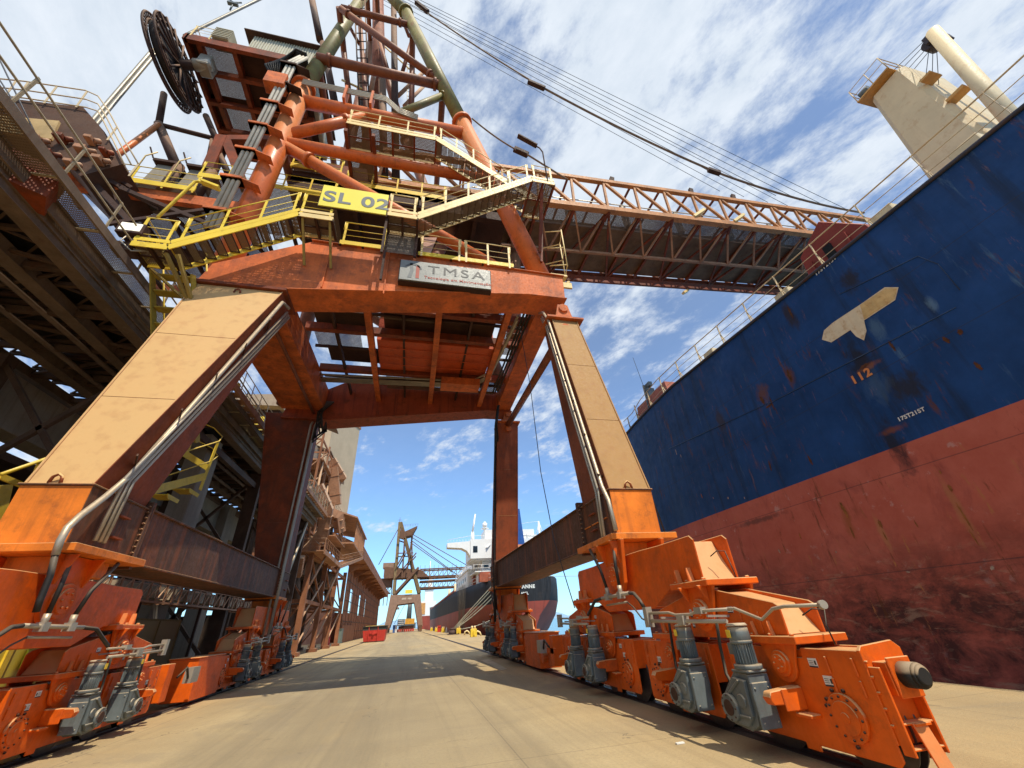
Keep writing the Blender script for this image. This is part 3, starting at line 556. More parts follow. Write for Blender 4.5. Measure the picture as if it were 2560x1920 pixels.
# third ship and floating things beyond
s3 = empty('distant_ship', 'small distant white and red ship beyond the bow of the black ship', 'ship', (9, 330, 0))
m_ = MB(); m_.prism([(8.9, -2), (8.3, 8), (20, 8), (19, -2)], 'y', 330, 420); m_.build('hull', BR, s3)
m_ = MB(); m_.box(8.0, 19, 330, 345, 8, 17); m_.box(11, 17, 332, 342, 17, 25); m_.box(9.5, 18, 331, 343, 25, 25.6); m_.box(13, 16, 333, 340, 25.6, 33); m_.tube((14, 335, 33), (14, 335, 44), .3, 6); m_.tube((11.5, 335, 25), (11.5, 335, 36), .2, 6); m_.build('superstructure', SU, s3)
m_ = MB(); m_.box(8.6, 11.5, 329.6, 330, 9, 16); m_.build('lifeboat', mat('amber lifeboat', (.6, .3, .1), .6), s3)
# ================================================================== THE SHIP LOADER
SL = empty('ship_loader', 'huge orange ship loader gantry straddling the quay road, signed SL 02', 'ship loader')
SL.location = (0, 0, 0)
YC1, YC2 = 9.1, 23.0
def rounded(cx, cy, hw, top, r, bot=None):
    """lug outline in (y, z): wide at the top, round at the foot"""
    pts = [(cx-hw, top)]
    for k in range(9):
        a = math.pi+math.pi*k/8; pts.append((cx+r*math.cos(a), cy+r*math.sin(a)))
    return pts+[(cx+hw, top)]
def sticker(e, X, x, y0, y1, z0, z1):
    m = MB(); m.m = 0; m.box(*sorted((X(x-.006), X(x))), y0, y1, z0, z1); h = z1-z0; w = y1-y0
    m.m = 1; m.box(*sorted((X(x-.009), X(x-.006))), y0, y1, z0, z0+h*.16); m.box(*sorted((X(x-.009), X(x-.006))), y0+w*.1, y0+w*.3, z0+h*.3, z0+h*.75)
    for k in range(3): m.box(*sorted((X(x-.008), X(x-.006))), y0+w*.42, y1-w*.08, z0+h*(.32+.18*k), z0+h*(.37+.18*k))
    m.build('warning_sticker', [STICK, LETD], e)
def bogie(sd):
    """one equalizer set; sd=+1: machinery on the -X side (waterside), -1: on the +X side"""
    X = lambda v: v*sd
    def bx(m, x0, x1, y0, y1, z0, z1): m.box(min(X(x0), X(x1)), max(X(x0), X(x1)), y0, y1, z0, z1)
    m = MB()                                                     # main equalizer
    side = [(-2.75, 2.0), (-2.75, 2.62), (-2.66, 2.70), (-1.6, 2.70), (-.9, 2.72), (.9, 2.72), (1.6, 2.70), (2.66, 2.70), (2.75, 2.62), (2.75, 2.0), (1.78, 1.96), (1.05, 1.65), (-1.05, 1.65), (-1.78, 1.96)]
    for a, b in ((-.52, -.48), (.48, .52)): m.prism(side, 'x', a, b)
    m.prism([(-2.70, 2.0), (-2.38, 2.64), (-1.0, 2.66), (1.0, 2.66), (2.38, 2.64), (2.70, 2.0), (1.76, 1.98), (1.03, 1.68), (-1.03, 1.68), (-1.76, 1.98)], 'x', -.48, .48)
    for s_ in (-1, 1):
        m.box(-.62, .62, min(s_*1.95, s_*3.0), max(s_*1.95, s_*3.0), 1.90, 1.995)
        for yy in (2.2, 2.55): m.prism([(s_*yy-.0, 1.99), (s_*yy+.09, 1.99), (s_*yy+.05, 2.22)], 'x', *sorted((X(-.60), X(-.525))))
        for yy in (2.08, 2.4, 2.85):
            for xx in (-.57, .57): m.tube((xx, s_*yy, 1.99), (xx, s_*yy, 2.03), .03, 6)
    e = m.build('equalizer_beam', ORANGE, SL, bevel=.012)
    m = MB()                                                     # head pin
    m.prism(rounded(0, 2.32, .55, 3.02, .40), 'x', *sorted((X(-.66), X(-.60)))); m.prism(rounded(0, 2.32, .55, 3.02, .40), 'x', *sorted((X(.66), X(.60))))
    for yy in (-.35, .35):
        m.prism([(X(-.60), 3.02), (X(-.85), 3.02), (X(-.68), 2.55), (X(-.60), 2.55)], 'y', yy-.02, yy+.02)
    m.disc((X(-.68), 0, 2.32), 'x', .27, .06, 24); m.disc((X(-.71), 0, 2.32), 'x', .20, .06, 20)
    for k in range(6): m.disc((X(-.75), .12*math.cos(k*1.047), 2.32+.12*math.sin(k*1.047)), 'x', .025, .03, 6)
    m.disc((0, 0, 2.32), 'x', .1, 1.3, 12)
    m.build('pivot_bracket', ORANGE, e, bevel=.008)
    for yc in (-2.56, 2.56):
        m = MB()
        s2_ = [(-1.5, 1.25), (-1.5, 1.57), (-1.42, 1.62), (-.34, 1.84), (.34, 1.84), (1.42, 1.62), (1.5, 1.57), (1.5, 1.25), (.8, 1.24), (.45, 1.2), (-.45, 1.2), (-.8, 1.24)]
        for a, b in ((-.45, -.41), (.41, .45)): m.prism([(p[0]+yc, p[1]) for p in s2_], 'x', a, b)
        m.prism([(p[0]+yc, p[1]) for p in [(-1.45, 1.25), (-1.2, 1.60), (-.34, 1.80), (.34, 1.80), (1.2, 1.60), (1.45, 1.25), (.45, 1.22), (-.45, 1.22)]], 'x', -.41, .41)
        for s_ in (-1, 1):
            m.box(-.56, .56, min(yc+s_*.85, yc+s_*1.68), max(yc+s_*.85, yc+s_*1.68), 1.16, 1.245)
            for yy in (1.0, 1.3): m.prism([(yc+s_*yy, 1.24), (yc+s_*yy+.08, 1.24), (yc+s_*yy+.04, 1.42)], 'x', *sorted((X(-.53), X(-.455))))
            for yy in (.93, 1.25, 1.6): m.tube((X(-.52), yc+s_*yy, 1.24), (X(-.52), yc+s_*yy, 1.275), .028, 6)
        for yy in (-1.1, -.75, .1+.45, .95, 1.25): m.box(*sorted((X(-.475), X(-.45))), yc+yy-.012, yc+yy+.012, 1.27, 1.52)
        m.build('rocker_beam', ORANGE, e, bevel=.01)
        m = MB(); m.prism(rounded(yc, 1.55, .42, 1.92, .27), 'x', *sorted((X(-.55), X(-.50)))); m.prism(rounded(yc, 1.55, .42, 1.92, .27), 'x', *sorted((X(.55), X(.50))))
        for yy in (-.26, .26): m.prism([(X(-.55), 1.92), (X(-.68), 1.92), (X(-.56), 1.68)], 'y', yc+yy-.015, yc+yy+.015)
        m.disc((X(-.565), yc, 1.55), 'x', .185, .05, 20); m.disc((X(-.59), yc, 1.55), 'x', .14, .05, 18)
        for k in range(5): m.disc((X(-.62), yc+.085*math.cos(k*1.257), 1.55+.085*math.sin(k*1.257)), 'x', .02, .02, 6)
        m.disc((0, yc, 1.55), 'x', .08, 1.08, 12); m.build('pivot_bracket', ORANGE, e, bevel=.006)
        for q_ in ((-.62, -.50, 1.52, 1.60), (.40, .46, 1.33, 1.45), (.40, .46, 1.48, 1.60)): sticker(e, X, -.453, yc+q_[0], yc+q_[1], q_[2], q_[3])
    for i, yc in enumerate((-3.84, -1.28, 1.28, 3.84)):
        m = MB(); dr = 1 if i in (0, 2) else -1                   # driven wheel side
        sd1 = [(-1.06, 1.12), (-.30, 1.12), (-.28, 1.02), (.28, 1.02), (.30, 1.12), (1.06, 1.12), (1.06, .22), (1.0, .17), (.1, .17), (.1, .11), (-.1, .11), (-.1, .17), (-1.0, .17), (-1.06, .22)]
        for a, b in ((-.42, -.38), (.38, .42)): m.prism([(yc+p[0], p[1]) for p in sd1], 'x', a, b)
        m.box(-.38, .38, yc-1.04, yc+1.04, .60, 1.10); m.box(-.38, .38, yc-.15, yc+.15, .25, 1.0)
        for yy in (-.95, -.62, .62, .95):
            m.box(*sorted((X(-.45), X(-.42))), yc+yy-.015, yc+yy+.015, .88, 1.05); m.box(*sorted((X(-.45), X(-.42))), yc+yy-.015, yc+yy+.015, .70, .85)
        # towing eye / jacking bracket
        m.box(*sorted((X(-.72), X(-.42))), yc-dr*.22, yc-dr*.0, .52, .72) if False else None
        wb = m.build('wheel_bogie', ORANGE, e, bevel=.008)
        m = MB(); m.prism(rounded(yc, .95, .30, 1.17, .20), 'x', *sorted((X(-.50), X(-.45)))); m.disc((X(-.515), yc, .95), 'x', .14, .04, 18); m.disc((X(-.53), yc, .95), 'x', .10, .05, 16)
        for k in range(5): m.disc((X(-.56), yc+.06*math.cos(k*1.257), .95+.06*math.sin(k*1.257)), 'x', .017, .02, 6)
        m.prism(rounded(yc, .95, .30, 1.17, .20), 'x', *sorted((X(.50), X(.45))))
        m.disc((0, yc, .95), 'x', .06, .98, 12); m.build('pin_lug', ORANGE, e, bevel=.005)
        sticker(e, X, -.42, yc-.48, yc-.36, .93, 1.02) if i != 1 else None; sticker(e, X, -.42, yc-dr*.55-.06, yc-dr*.55+.06, .76, .86)
        for s_ in (-1, 1):
            wy = yc+s_*.64
            m = MB(); m.disc((0, wy, .435), 'x', .40, .14, 28); m.disc((-.09, wy, .435), 'x', .46, .03, 28); m.disc((.09, wy, .435), 'x', .46, .03, 28); m.disc((0, wy, .435), 'x', .10, .7, 12); m.build('wheel', STEEL, e)
            if s_ != dr:
                m = MB(); m.disc((X(-.45), wy, .50), 'x', .215, .06, 24); m.disc((X(-.485), wy, .50), 'x', .15, .03, 20); m.disc((X(-.50), wy, .50), 'x', .05, .03, 12); m.m = 1
                for k in range(12): m.disc((X(-.49), wy+.185*math.cos(k*.5236), .50+.185*math.sin(k*.5236)), 'x', .013, .03, 6)
                for k in (1, 2, 3, 8, 11): m.disc((X(-.43), wy+.245*math.cos(k*.6), .50+.245*math.sin(k*.6)), 'x', .02, .06, 6)
                m.build('axle_cover', [ORANGE, DARK], e, bevel=.004)
            else: drive(e, X, wy, sd)
        m = MB(); yy = yc-dr*.12                                    # torque arm bracket beside the gearbox
        g = -dr
        m.prism([(X(-.42), .54), (X(-.84), .57), (X(-.88), .64), (X(-.84), .70), (X(-.42), .73)], 'y', *sorted((yc+g*-.02, yc+g*.10)))
        m.box(*sorted((X(-.70), X(-.42))), *sorted((yc+g*.10, yc+g*.12)), .50, .72); m.box(*sorted((X(-.58), X(-.42))), *sorted((yc+g*.05, yc+g*.28)), .44, .48)
        m.build('torque_arm', ORANGE, e, bevel=.012)
    # conduits along the drives
    m = MB()
    for s_, c0 in ((-1, -2.56), (1, 2.56)):
        m.path([(X(-.80), c0+1.25, 1.46), (X(-.80), c0+.3, 1.44), (X(-.80), c0-.9, 1.43)], .028, 8)
        m.path([(X(-.80), c0+1.25, 1.58), (X(-.80), c0+.5, 1.57), (X(-.80), c0+.3, 1.53), (X(-.80), c0-.1, 1.53), (X(-.80), c0-.3, 1.57), (X(-.80), c0-1.0, 1.57)], .022, 8)
        m.box(*sorted((X(-.86), X(-.74))), c0+.05, c0+.22, 1.39, 1.52); m.box(*sorted((X(-.85), X(-.75))), c0-.45, c0-.28, 1.53, 1.62); m.box(*sorted((X(-.86), X(-.74))), c0+1.15, c0+1.27, 1.36, 1.68)
        for yy in (-.5, .8): m.beam((X(-.80), c0+yy, 1.5), (X(-.46), c0+yy, 1.48), .03, .03)
    m.path([(X(-.78), .62, 1.93), (X(-.78), -.75, 1.95)], .035, 8); m.path([(X(-.74), .5, 1.78), (X(-.74), -.5, 1.80)], .02, 8)
    for yy in (.28, -.35): m.box(*sorted((X(-.84), X(-.72))), yy-.07, yy+.07, 1.87, 2.0); m.tube((X(-.78), yy, 1.95), (X(-.78), yy, 2.12), .05, 8)
    m.build('conduit', GALV, e)
    m = MB(); m.path([(X(-.78), -.75, 1.95), (X(-.82), -1.0, 1.93), (X(-.84), -1.22, 1.80), (X(-.82), -1.31, 1.66)], .033, 8)
    m.path([(X(-.78), .62, 1.93), (X(-.82), .85, 1.92), (X(-.84), 1.1, 1.80), (X(-.84), 1.28, 1.60), (X(-.82), 3.6, 1.60)], .033, 8) if False else None
    m.path([(X(-.78), .62, 1.93), (X(-.82), .95, 1.90), (X(-.83), 1.22, 1.75), (X(-.82), 1.5, 1.62)], .033, 8); m.path([(X(-.74), -.5, 1.80), (X(-.78), -.8, 1.7), (X(-.8), -1.1, 1.5), (X(-.8), -1.25, 1.46)], .014, 6)
    m.build('hose', HOSE, e); m = MB()
    m.path([(X(-.78), .28, 2.1), (X(-.85), .32, 2.5), (X(-.85), .75, 3.0)], .035, 8); m.build('hose', HOSE, e); m = MB(); m.path([(X(-.78), -.35, 2.1), (X(-.80), -.38, 2.5), (X(-.72), -.3, 3.05)], .035, 8)
    m.build('hose', HOSE, e)
    return e
def drive(e, X, wy, sd):
    rm = REMAP[0]; REMAP[0] = None; X_ = X; X = lambda v: (v+.16)*sd if v < 0 else v*sd
    d = -.31                                                        # motor stands a little in front of the wheel axle
    m = MB()                                                        # bevel gearbox
    m.prism([(wy-.43, .84), (wy-.17, .86), (wy+.02, .70), (wy+.16, .58), (wy+.18, .42), (wy+.08, .28), (wy-.22, .25), (wy-.36, .32), (wy-.44, .6)], 'x', *sorted((X(-.58), X(-.88))))
    m.prism([(wy-.38, .78), (wy-.18, .80), (wy+.07, .58), (wy+.10, .36), (wy, .30), (wy-.24, .30), (wy-.36, .42)], 'x', *sorted((X(-.88), X(-.93))))
    m.beam((X(-.935), wy-.30, .78), (X(-.935), wy-.02, .60), .03, .04, (1, 0, 0)); m.beam((X(-.935), wy-.34, .40), (X(-.935), wy-.12, .40), .03, .03, (1, 0, 0))
    m.box(*sorted((X(-.62), X(-.90))), wy-.465, wy-.43, .30, .76)
    for zz in (.36, .70):
        for xx in (-.66, -.86): m.disc((X(xx), wy-.47, zz), 'y', .018, .02, 6)
    m.disc((X(-.945), wy-.02, .47), 'x', .15, .06, 26); m.disc((X(-.53), wy, .47), 'x', .22, .14, 26); m.disc((X(-.91), wy-.25, .56), 'x', .075, .08, 16)
    m.box(*sorted((X(-.60), X(-.90))), wy-.46, wy-.16, .855, .885)
    gb = m.build('gearbox', GREY, e, bevel=.018)
    m = MB(); m.disc((X(-.978), wy-.02, .47), 'x', .085, .012, 20)
    for k in range(8): m.disc((X(-.978), wy-.02+.125*math.cos(k*.785), .47+.125*math.sin(k*.785)), 'x', .011, .012, 6)
    m.build('hollow_shaft', DARK, gb) if False else m.build('hollow_shaft', DARK, e)
    mx_, my_ = X(-.74), wy+d
    m = MB(); m.disc((mx_, my_, .915), 'z', .17, .05, 20); m.tube((mx_, my_, .94), (mx_, my_, 1.18), .108, 20)
    for k in range(22):
        a = k*2*math.pi/22; m.beam((mx_+.118*math.cos(a), my_+.118*math.sin(a), .95), (mx_+.118*math.cos(a), my_+.118*math.sin(a), 1.17), .026, .006, (-math.sin(a), math.cos(a), 0))
    m.tube((mx_, my_, 1.17), (mx_, my_, 1.205), .138, 24); m.tube((mx_, my_, 1.205), (mx_, my_, 1.36), .135, 24, .128); m.box(mx_-.06, mx_+.06, my_+.10, my_+.22, 1.04, 1.17)
    mo = m.build('drive_motor', GREY, e, bevel=.004)
    m = MB(); m.tube((mx_, my_, 1.37), (mx_, my_, 1.40), .142, 22, .115); m.build('rain_cap', mat('dusty motor cap', (.50, .40, .27), .6), e)
    m = MB(); m.box(*sorted((X(-.893), X(-.898))), my_-.03, my_+.05, 1.24, 1.33); m.build('yellow_label', YELLOW, e)
    m = MB(); m.path([(mx_, my_+.18, 1.05), (mx_-.0, my_+.20, .86), (X(-.74), my_+.30, .72), (X(-.70), my_+.48, .68), (X(-.66), my_+.60, .78), (X(-.64), my_+.60, 1.1), (X(-.70), my_+.45, 1.42)], .022, 8)
    m.build('cable', HOSE, e); REMAP[0] = rm
def fx_(a):
    return .66*a if a <= .52 else (.343+1.37*(a-.52) if a <= .66 else .535+(a-.66))
REMAP[0] = lambda v: (math.copysign(fx_(abs(v[0])), v[0]), v[1], v[2])
A = bogie(1); B = bogie(-1); REMAP[0] = None
def place(e, x, y): e.location = (x, y, 0)
place(A, XR, YC1); A2 = copytree(A, SL); place(A2, XR, YC2)
place(B, XL, YC1+.2); B2 = copytree(B, SL); place(B2, XL, YC2+.1)
# ---- end gear of the near waterside bogie: buffer, rail sweeper
m = MB(); e0 = 4.20
m.prism([(XR-.28, .35), (XR-.28, 1.12), (XR-.24, 1.16), (XR+.20, 1.19), (XR+.29, 1.12), (XR+.29, .35)], 'y', e0-.02, e0+.02)
m.prism([(XR-.18, .74), (XR-.18, 1.02), (XR+.14, 1.02), (XR+.14, .74)], 'y', e0-.16, e0-.02)
for xx in (XR-.25, XR+.15): m.box(xx-.012, xx+.012, e0-.14, e0-.02, .28, .98)
for zz in (.33, .52): m.box(XR-.25, XR+.15, e0-.13, e0-.02, zz-.01, zz+.01)
for k in range(5): m.disc((XR-.265, e0-.03, .50+.13*k), 'y', .016, .04, 6)
m.build('end_plate', ORANGE, SL, bevel=.006)
m = MB(); m.disc((XR-.02, e0-.17, .90), 'y', .15, .03, 20); m.box(XR-.17, XR+.13, e0-.185, e0-.16, .72, 1.06); bf = m.build('buffer', ORANGE, SL, bevel=.008)
m = MB(); m.tube((XR-.02, e0-.18, .91), (XR-.02, e0-.33, .91), .112, 26); m.tube((XR-.02, e0-.33, .91), (XR-.02, e0-.36, .91), .112, 26, .098); m.tube((XR-.02, e0-.36, .91), (XR-.02, e0-.378, .91), .098, 26, .07); m.build('rubber_block', BLACK, bf)
m = MB(); m.quad((XR-.14, e0-.13, .52), (XR+.03, e0-.13, .52), (XR+.03, e0-.22, .14), (XR-.14, e0-.22, .14), .02); m.box(XR-.13, XR+.07, e0-.16, e0-.02, .50, .525); m.build('rail_sweeper', ORANGE, SL, bevel=.004)
for a_, b_, c_ in (((XR-.05, 6.40, 2.35), (XR+.02, 6.30, 2.42), (XR+.1, 6.12, 1.9)), ((XR, 5.02, 1.45), (XR+.06, 4.9, 1.52), (XR+.05, 4.75, 1.14))):
    m = MB(); m.path([a_, b_, Vector(b_)+Vector((.06, -.12, -.02)), Vector(c_)+Vector((0, .02, .2)), c_], .009, 6); m.build('grease_line', HOSE, SL)
m = MB(); q_ = P(2052, 1512, x=4.45); m.path([(XR-.675, 5.64, 1.57), (XR-.66, 5.42, 1.575), P(1905, 1549, x=4.38), P(1932, 1522, x=4.40), P(1960, 1516, x=4.41), q_], .02, 8); m.disc(q_+Vector((0, -.02, 0)), (-.2, -1, .1), .045, .05, 12)
m.build('conduit_end', GALV, SL)
# ---- rail clamp housings between the two bogie sets
for X0, s_ in ((XR, 1), (XL, -1)):
    m = MB(); m.box(X0-.42, X0+.36, 16.2, 18.2, .12, 1.15); m.box(X0-.44, X0+.38, 16.15, 18.25, 1.15, 1.19); cl = m.build('rail_clamp_box', ORANGE, SL, bevel=.015)
    m = MB(); m.box(X0-.42, X0+.3, 14.55, 14.9, .3, 1.12); m.box(X0-.42, X0-.36, 14.5, 16.2, .62, .78); m.box(X0-.34, X0-.0, 15.1, 15.5, .25, .8); m.disc((X0-.3, 15.8, .5), 'x', .2, .3, 16); m.build('clamp_linkage', ORANGE, cl, bevel=.01)
    m = MB(); m.box(X0-s_*.52-.1, X0-s_*.52+.1, 15.3, 15.75, .62, .98); m.build('junction_box', GALV, cl)
    m = MB(); m.path([(X0-s_*.5, 14.7, .8), (X0-s_*.6, 14.9, 1.0), (X0-s_*.55, 15.2, .8), (X0-s_*.5, 15.4, .7)], .03, 6); m.build('hose', HOSE, cl)
# ================================================================== legs
def legpair(name, yb, yt, mirror):
    pass
def leg(x0b, x1b, x0t, x1t, yb0, yb1, yt0, yt1, zb, zt, mt, name='leg'):
    m = MB(); m.hexa([(x0b, yb0, zb), (x1b, yb0, zb), (x1b, yb1, zb), (x0b, yb1, zb), (x0t, yt0, zt), (x1t, yt0, zt), (x1t, yt1, zt), (x0t, yt1, zt)])
    # welded corner flanges
    for (xb, xt) in ((x0b, x0t), (x1b, x1t)):
        m.beam((xb, yb0-.012, zb), (xt, yt0-.012, zt), .05, .03, (0, 1, 0))
    lg_ = m.build(name, mt, SL, bevel=.012)
    for t in (.31, .64):
        za = zb+(zt-zb)*t; ya = yb0+(yt0-yb0)*t; xa, xb = x0b+(x0t-x0b)*t, x1b+(x1t-x1b)*t; m = MB(); m.tube((xa+.03, ya-.002, za), (xb-.03, ya-.002, za+.0), .006, 6); m.build('weld_seam', mt, lg_)
    return lg_
def lugs(m, c):
    m.path([(c[0]-.09, c[1], c[2]), (c[0]-.07, c[1], c[2]+.12), (c[0], c[1], c[2]+.17), (c[0]+.07, c[1], c[2]+.12), (c[0]+.09, c[1], c[2])], .028, 6)
ZB, ZT = 4.22, 11.3
# waterside, near and far
L1 = leg(4.56, 5.63, 4.58, 5.56, 8.85, 10.6, 11.02, 11.95, ZB, ZT, LEGR)
L2 = leg(4.30, 5.45, 4.40, 5.62, 22.3, 23.8, 21.0, 21.9, ZB, ZT+.4, LEGM)
L3 = leg(-6.88, -5.86, -7.13, -4.67, 8.85, 10.6, 11.02, 12.0, ZB, ZT-.05, LEGM)
L4 = leg(-6.95, -5.85, -7.9, -5.45, 22.2, 23.7, 21.0, 22.0, ZB-.4, ZT+.4, DARKR)
for (x0, x1, y0, y1, c, par) in ((4.50, 5.68, 8.78, 10.7, XR, L1), (4.24, 5.50, 22.2, 23.9, XR, L2), (-6.95, -5.80, 8.78, 10.7, XL, L3), (-6.95, -5.80, 22.1, 23.8, XL, L4)):
    far = y0 > 15
    m = MB(); m.box(x0+.03, x1-.03, y0+.05, y1-.05, 3.16, ZB-.04); m.box(x0, x1, y0, y1, ZB-.04, ZB+.0)
    b_ = m.build('leg_base', SILL, par, bevel=.01)
    m = MB(); m.box(x0+.035, x1-.035, y0+.035, y0+.05, 3.16, ZB-.045); m.build('front_plate', ORBASE if not far else LEGM, b_) if not far else None
    m = MB(); m.box(x0-(.2 if not far else .08), x1+(.25 if not far else .0), y0-.15, y1+.1, 3.03, 3.16); m.box(x0+.1, x1-.1, y0+.4, y1-.4, 2.75, 3.03)
    for yy in (.6, 1.1, 1.6): m.box(*sorted((x0+(.0 if c > 0 else 0), x0+.03)), y0+yy-.2, y0+yy+.2, 3.6, 3.63)
    m.build('base_flange', ORBASE, par, bevel=.008)
    sx_ = x0+.02 if c > 0 else x1-.02
    m = MB()
    for zz in (3.45, 3.85): m.box(sx_-.06, sx_+.06, y0+1.0, y0+1.35, zz, zz+.03)
    m.build('step_bar', LEGM, par)
    m = MB(); lugs(m, ((x0+x1)/2-.05, y0+.02, ZB)); m.build('lifting_eye', LEGM, par)
# far face flanges at the top
for (x0, x1, y0, y1, z, par) in ((4.35, 5.80, 10.85, 12.1, ZT, L1), (4.4, 5.75, 20.85, 22.1, ZT+.4, L2)):
    m = MB(); m.box(x0, x1, y0, y1, z, z+.09); m.prism([(4.72, z+.09), (5.42, z+.09), (5.27, z+.75), (4.87, z+.75)], 'y', y0+.12, y0+.2); m.prism([(4.72, z+.09), (5.42, z+.09), (5.27, z+.75), (4.87, z+.75)], 'y', y1-.2, y1-.12)
    m.disc((5.07, y0+.12, z+.55), 'y', .18, .14, 20); m.disc((5.07, y0+.14-.19*0, z-.28), 'y', .17, .12, 20) if False else m.disc((5.05, y0+.13, z-.38), 'y', .17, .10, 20)
    m.build('top_hinge', FRAME, par, bevel=.008)
m = MB(); m.box(-7.3, -4.55, 10.9, 12.15, ZT-.05, ZT+.06); lugs(m, (-5.9, 10.92, ZT-.35)); m.build('top_flange', DARKR, L3, bevel=.006)
# tie beams
def tie(x0, x1, xf0, xf1):
    m = MB(); ya, yb = 10.75, 22.15
    def sl(za, zb, e): m.hexa([(x0-e, ya, za), (x1+e, ya, za), (xf1+e, yb, za), (xf0-e, yb, za), (x0-e, ya, zb), (x1+e, ya, zb), (xf1+e, yb, zb), (xf0-e, yb, zb)])
    sl(3.13, 4.22, 0); sl(4.22, 4.26, .06); sl(3.09, 3.13, .06)
    t_ = m.build('tie_beam', SILL, SL, bevel=.006)
    for y, a0, a1 in ((10.72, x0, x1), (22.12, xf0, xf1)):
        m = MB(); m.box(a0-.14, a1+.14, y-.03, y+.03, 2.98, 4.36); m.box(a0-.14, a1+.14, y+.045, y+.09, 2.98, 4.36)
        for k in range(11):
            for x in (a0-.10, a1+.10): m.tube((x, y-.1, 3.05+.12*k), (x, y+.13, 3.05+.12*k), .022, 6)
        m.build('bolted_flange', SILL, t_)
tie(4.56, 5.56, 4.30, 5.40); tie(-6.86, -5.90, -6.90, -5.90)
# pipes down the legs
def pipes(pts, offs, r, name='conduit', mt=GALV, par=SL):
    m = MB()
    for o_ in offs: m.path([Vector(p)+Vector(o_) for p in pts], r, 8)
    return m.build(name, mt, par)
pipes([(4.35, 11.7, 12.15), (4.38, 11.35, 11.9), (4.44, 11.05, 11.2), (4.42, 8.95, 4.3), (4.40, 8.7, 3.9), (4.38, 8.55, 3.2)], [(0, 0, 0)], .05, par=L1)
pipes([(4.40, 11.6, 11.9), (4.46, 11.3, 11.2), (4.44, 9.25, 4.3), (4.42, 9.25, 3.2)], [(0, 0, 0), (0, .13, 0)], .035, par=L1)
for k in range(6):
    t = k/5.; m = MB(); m.beam((4.36, 8.95+2.0*t, 4.6+6.3*t), (4.6, 9.15+2.0*t, 4.6+6.3*t), .03, .05); m.build('pipe_clamp', DARK, L1)
pipes([(-4.55, 11.5, 11.0), (-4.62, 11.1, 10.9), P(330, 1185, x=-5.72), P(262, 1243, x=-5.70), P(200, 1290, x=-5.66), P(168, 1320, x=-5.62), P(150, 1352, x=-5.60), P(138, 1388, x=-5.58)], [(0, 0, 0)], .055, par=L3)
m = MB(); m.path([P(138, 1388, x=-5.58), P(125, 1440, x=-5.56), P(100, 1500, x=-5.5), P(90, 1530, x=-5.5)], .045, 8); m.build('hose', HOSE, L3)
pipes([(-4.6, 11.6, 10.9), (-5.70, 9.35, 4.5), (-5.72, 9.3, 3.3)], [(0, 0, 0), (0, .14, 0), (0, .26, 0)], .035, par=L3)
for k in range(5):
    m = MB(); t = .08+.2*k; m.beam((-5.62+1.07*t, 8.95+2.1*t, 4.4+6.3*t), (-5.85+1.1*t, 9.4+2.1*t, 4.3+6.3*t), .03, .05); m.build('pipe_clamp', DARK, L3)
pipes([(4.40, 21.3, 12), (4.34, 21.3, 11.5), (4.22, 22.3, 4.4), (4.14, 22.2, 1.6)], [(0, 0, 0), (0, .14, 0)], .05, mt=HOSE, par=L2)
pipes([(-5.35, 20.9, 11.2), (-5.4, 20.85, 11), (-5.78, 22.1, 4.4), (-5.78, 22.0, 1.6)], [(0, 0, 0), (0, .16, 0), (-.2, -.02, 0)], .05, mt=GALV, par=L4)
# ================================================================== portal beams
BP = [(-7.15, 11.40), (-4.78, 11.37), (3.75, 12.42), (5.24, 12.43), (5.28, 13.60), (-4.2, 13.78), (-6.95, 12.15)]
def pbeam(y0, y1):
    m = MB(); m.prism(BP, 'y', y0, y1)
    m.prism([(x, z) for x, z in [(-4.25, 13.78), (5.33, 13.60), (5.33, 13.64), (-4.25, 13.82)]], 'y', y0-.08, y1+.08)
    m.prism([(-7.15, 11.37), (-4.78, 11.33), (3.75, 12.38), (5.30, 12.38), (5.30, 12.43), (3.75, 12.43), (-4.78, 11.38), (-7.15, 11.41)], 'y', y0-.06, y1+.06)
    return m
b1 = pbeam(11.0, 12.05).build('portal_beam', FRAME, SL, bevel=.01)
for x in (-3.55, -1.55): m = MB(); m.box(x-.02, x+.02, 10.93, 11.0, 11.6, 13.75); m.build('web_stiffener', FRAME, b1)
b2 = pbeam(20.9, 21.95).build('portal_beam', mat('smoke stained red beam', (.36, .065, .022), .65, var=.3, rust=.3, streak=.75, streakcol=(.09, .02, .012), dust=.5), SL, bevel=.01)
# side beams carrying the upper frame
m = MB(); m.hexa([(-7.2, 12.05, 11.5), (-5.1, 12.05, 11.5), (-5.1, 20.9, 11.9), (-7.2, 20.9, 11.9), (-7.2, 12.05, 12.6), (-5.1, 12.05, 12.6), (-5.1, 20.9, 13.2), (-7.2, 20.9, 13.2)]); m.build('side_beam', FRAME, SL, bevel=.01)
m = MB(); m.box(4.35, 5.2, 12.05, 20.9, 12.5, 13.5); m.build('side_beam', FRAME, SL, bevel=.01)
m = MB(); m.tube((5.0, 12.1, 10.9), (5.05, 21.1, 11.6), .17, 12); m.build('side_brace', TUBEB, SL)
m = MB(); m.tube((-5.6, 12.3, 10.6), (-6.4, 21.0, 11.1), .2, 12) if False else m.tube((-5.4, 12.0, 11.2), (-5.6, 20.9, 11.7), .07, 8); m.build('side_pipe', TUBEB, SL)
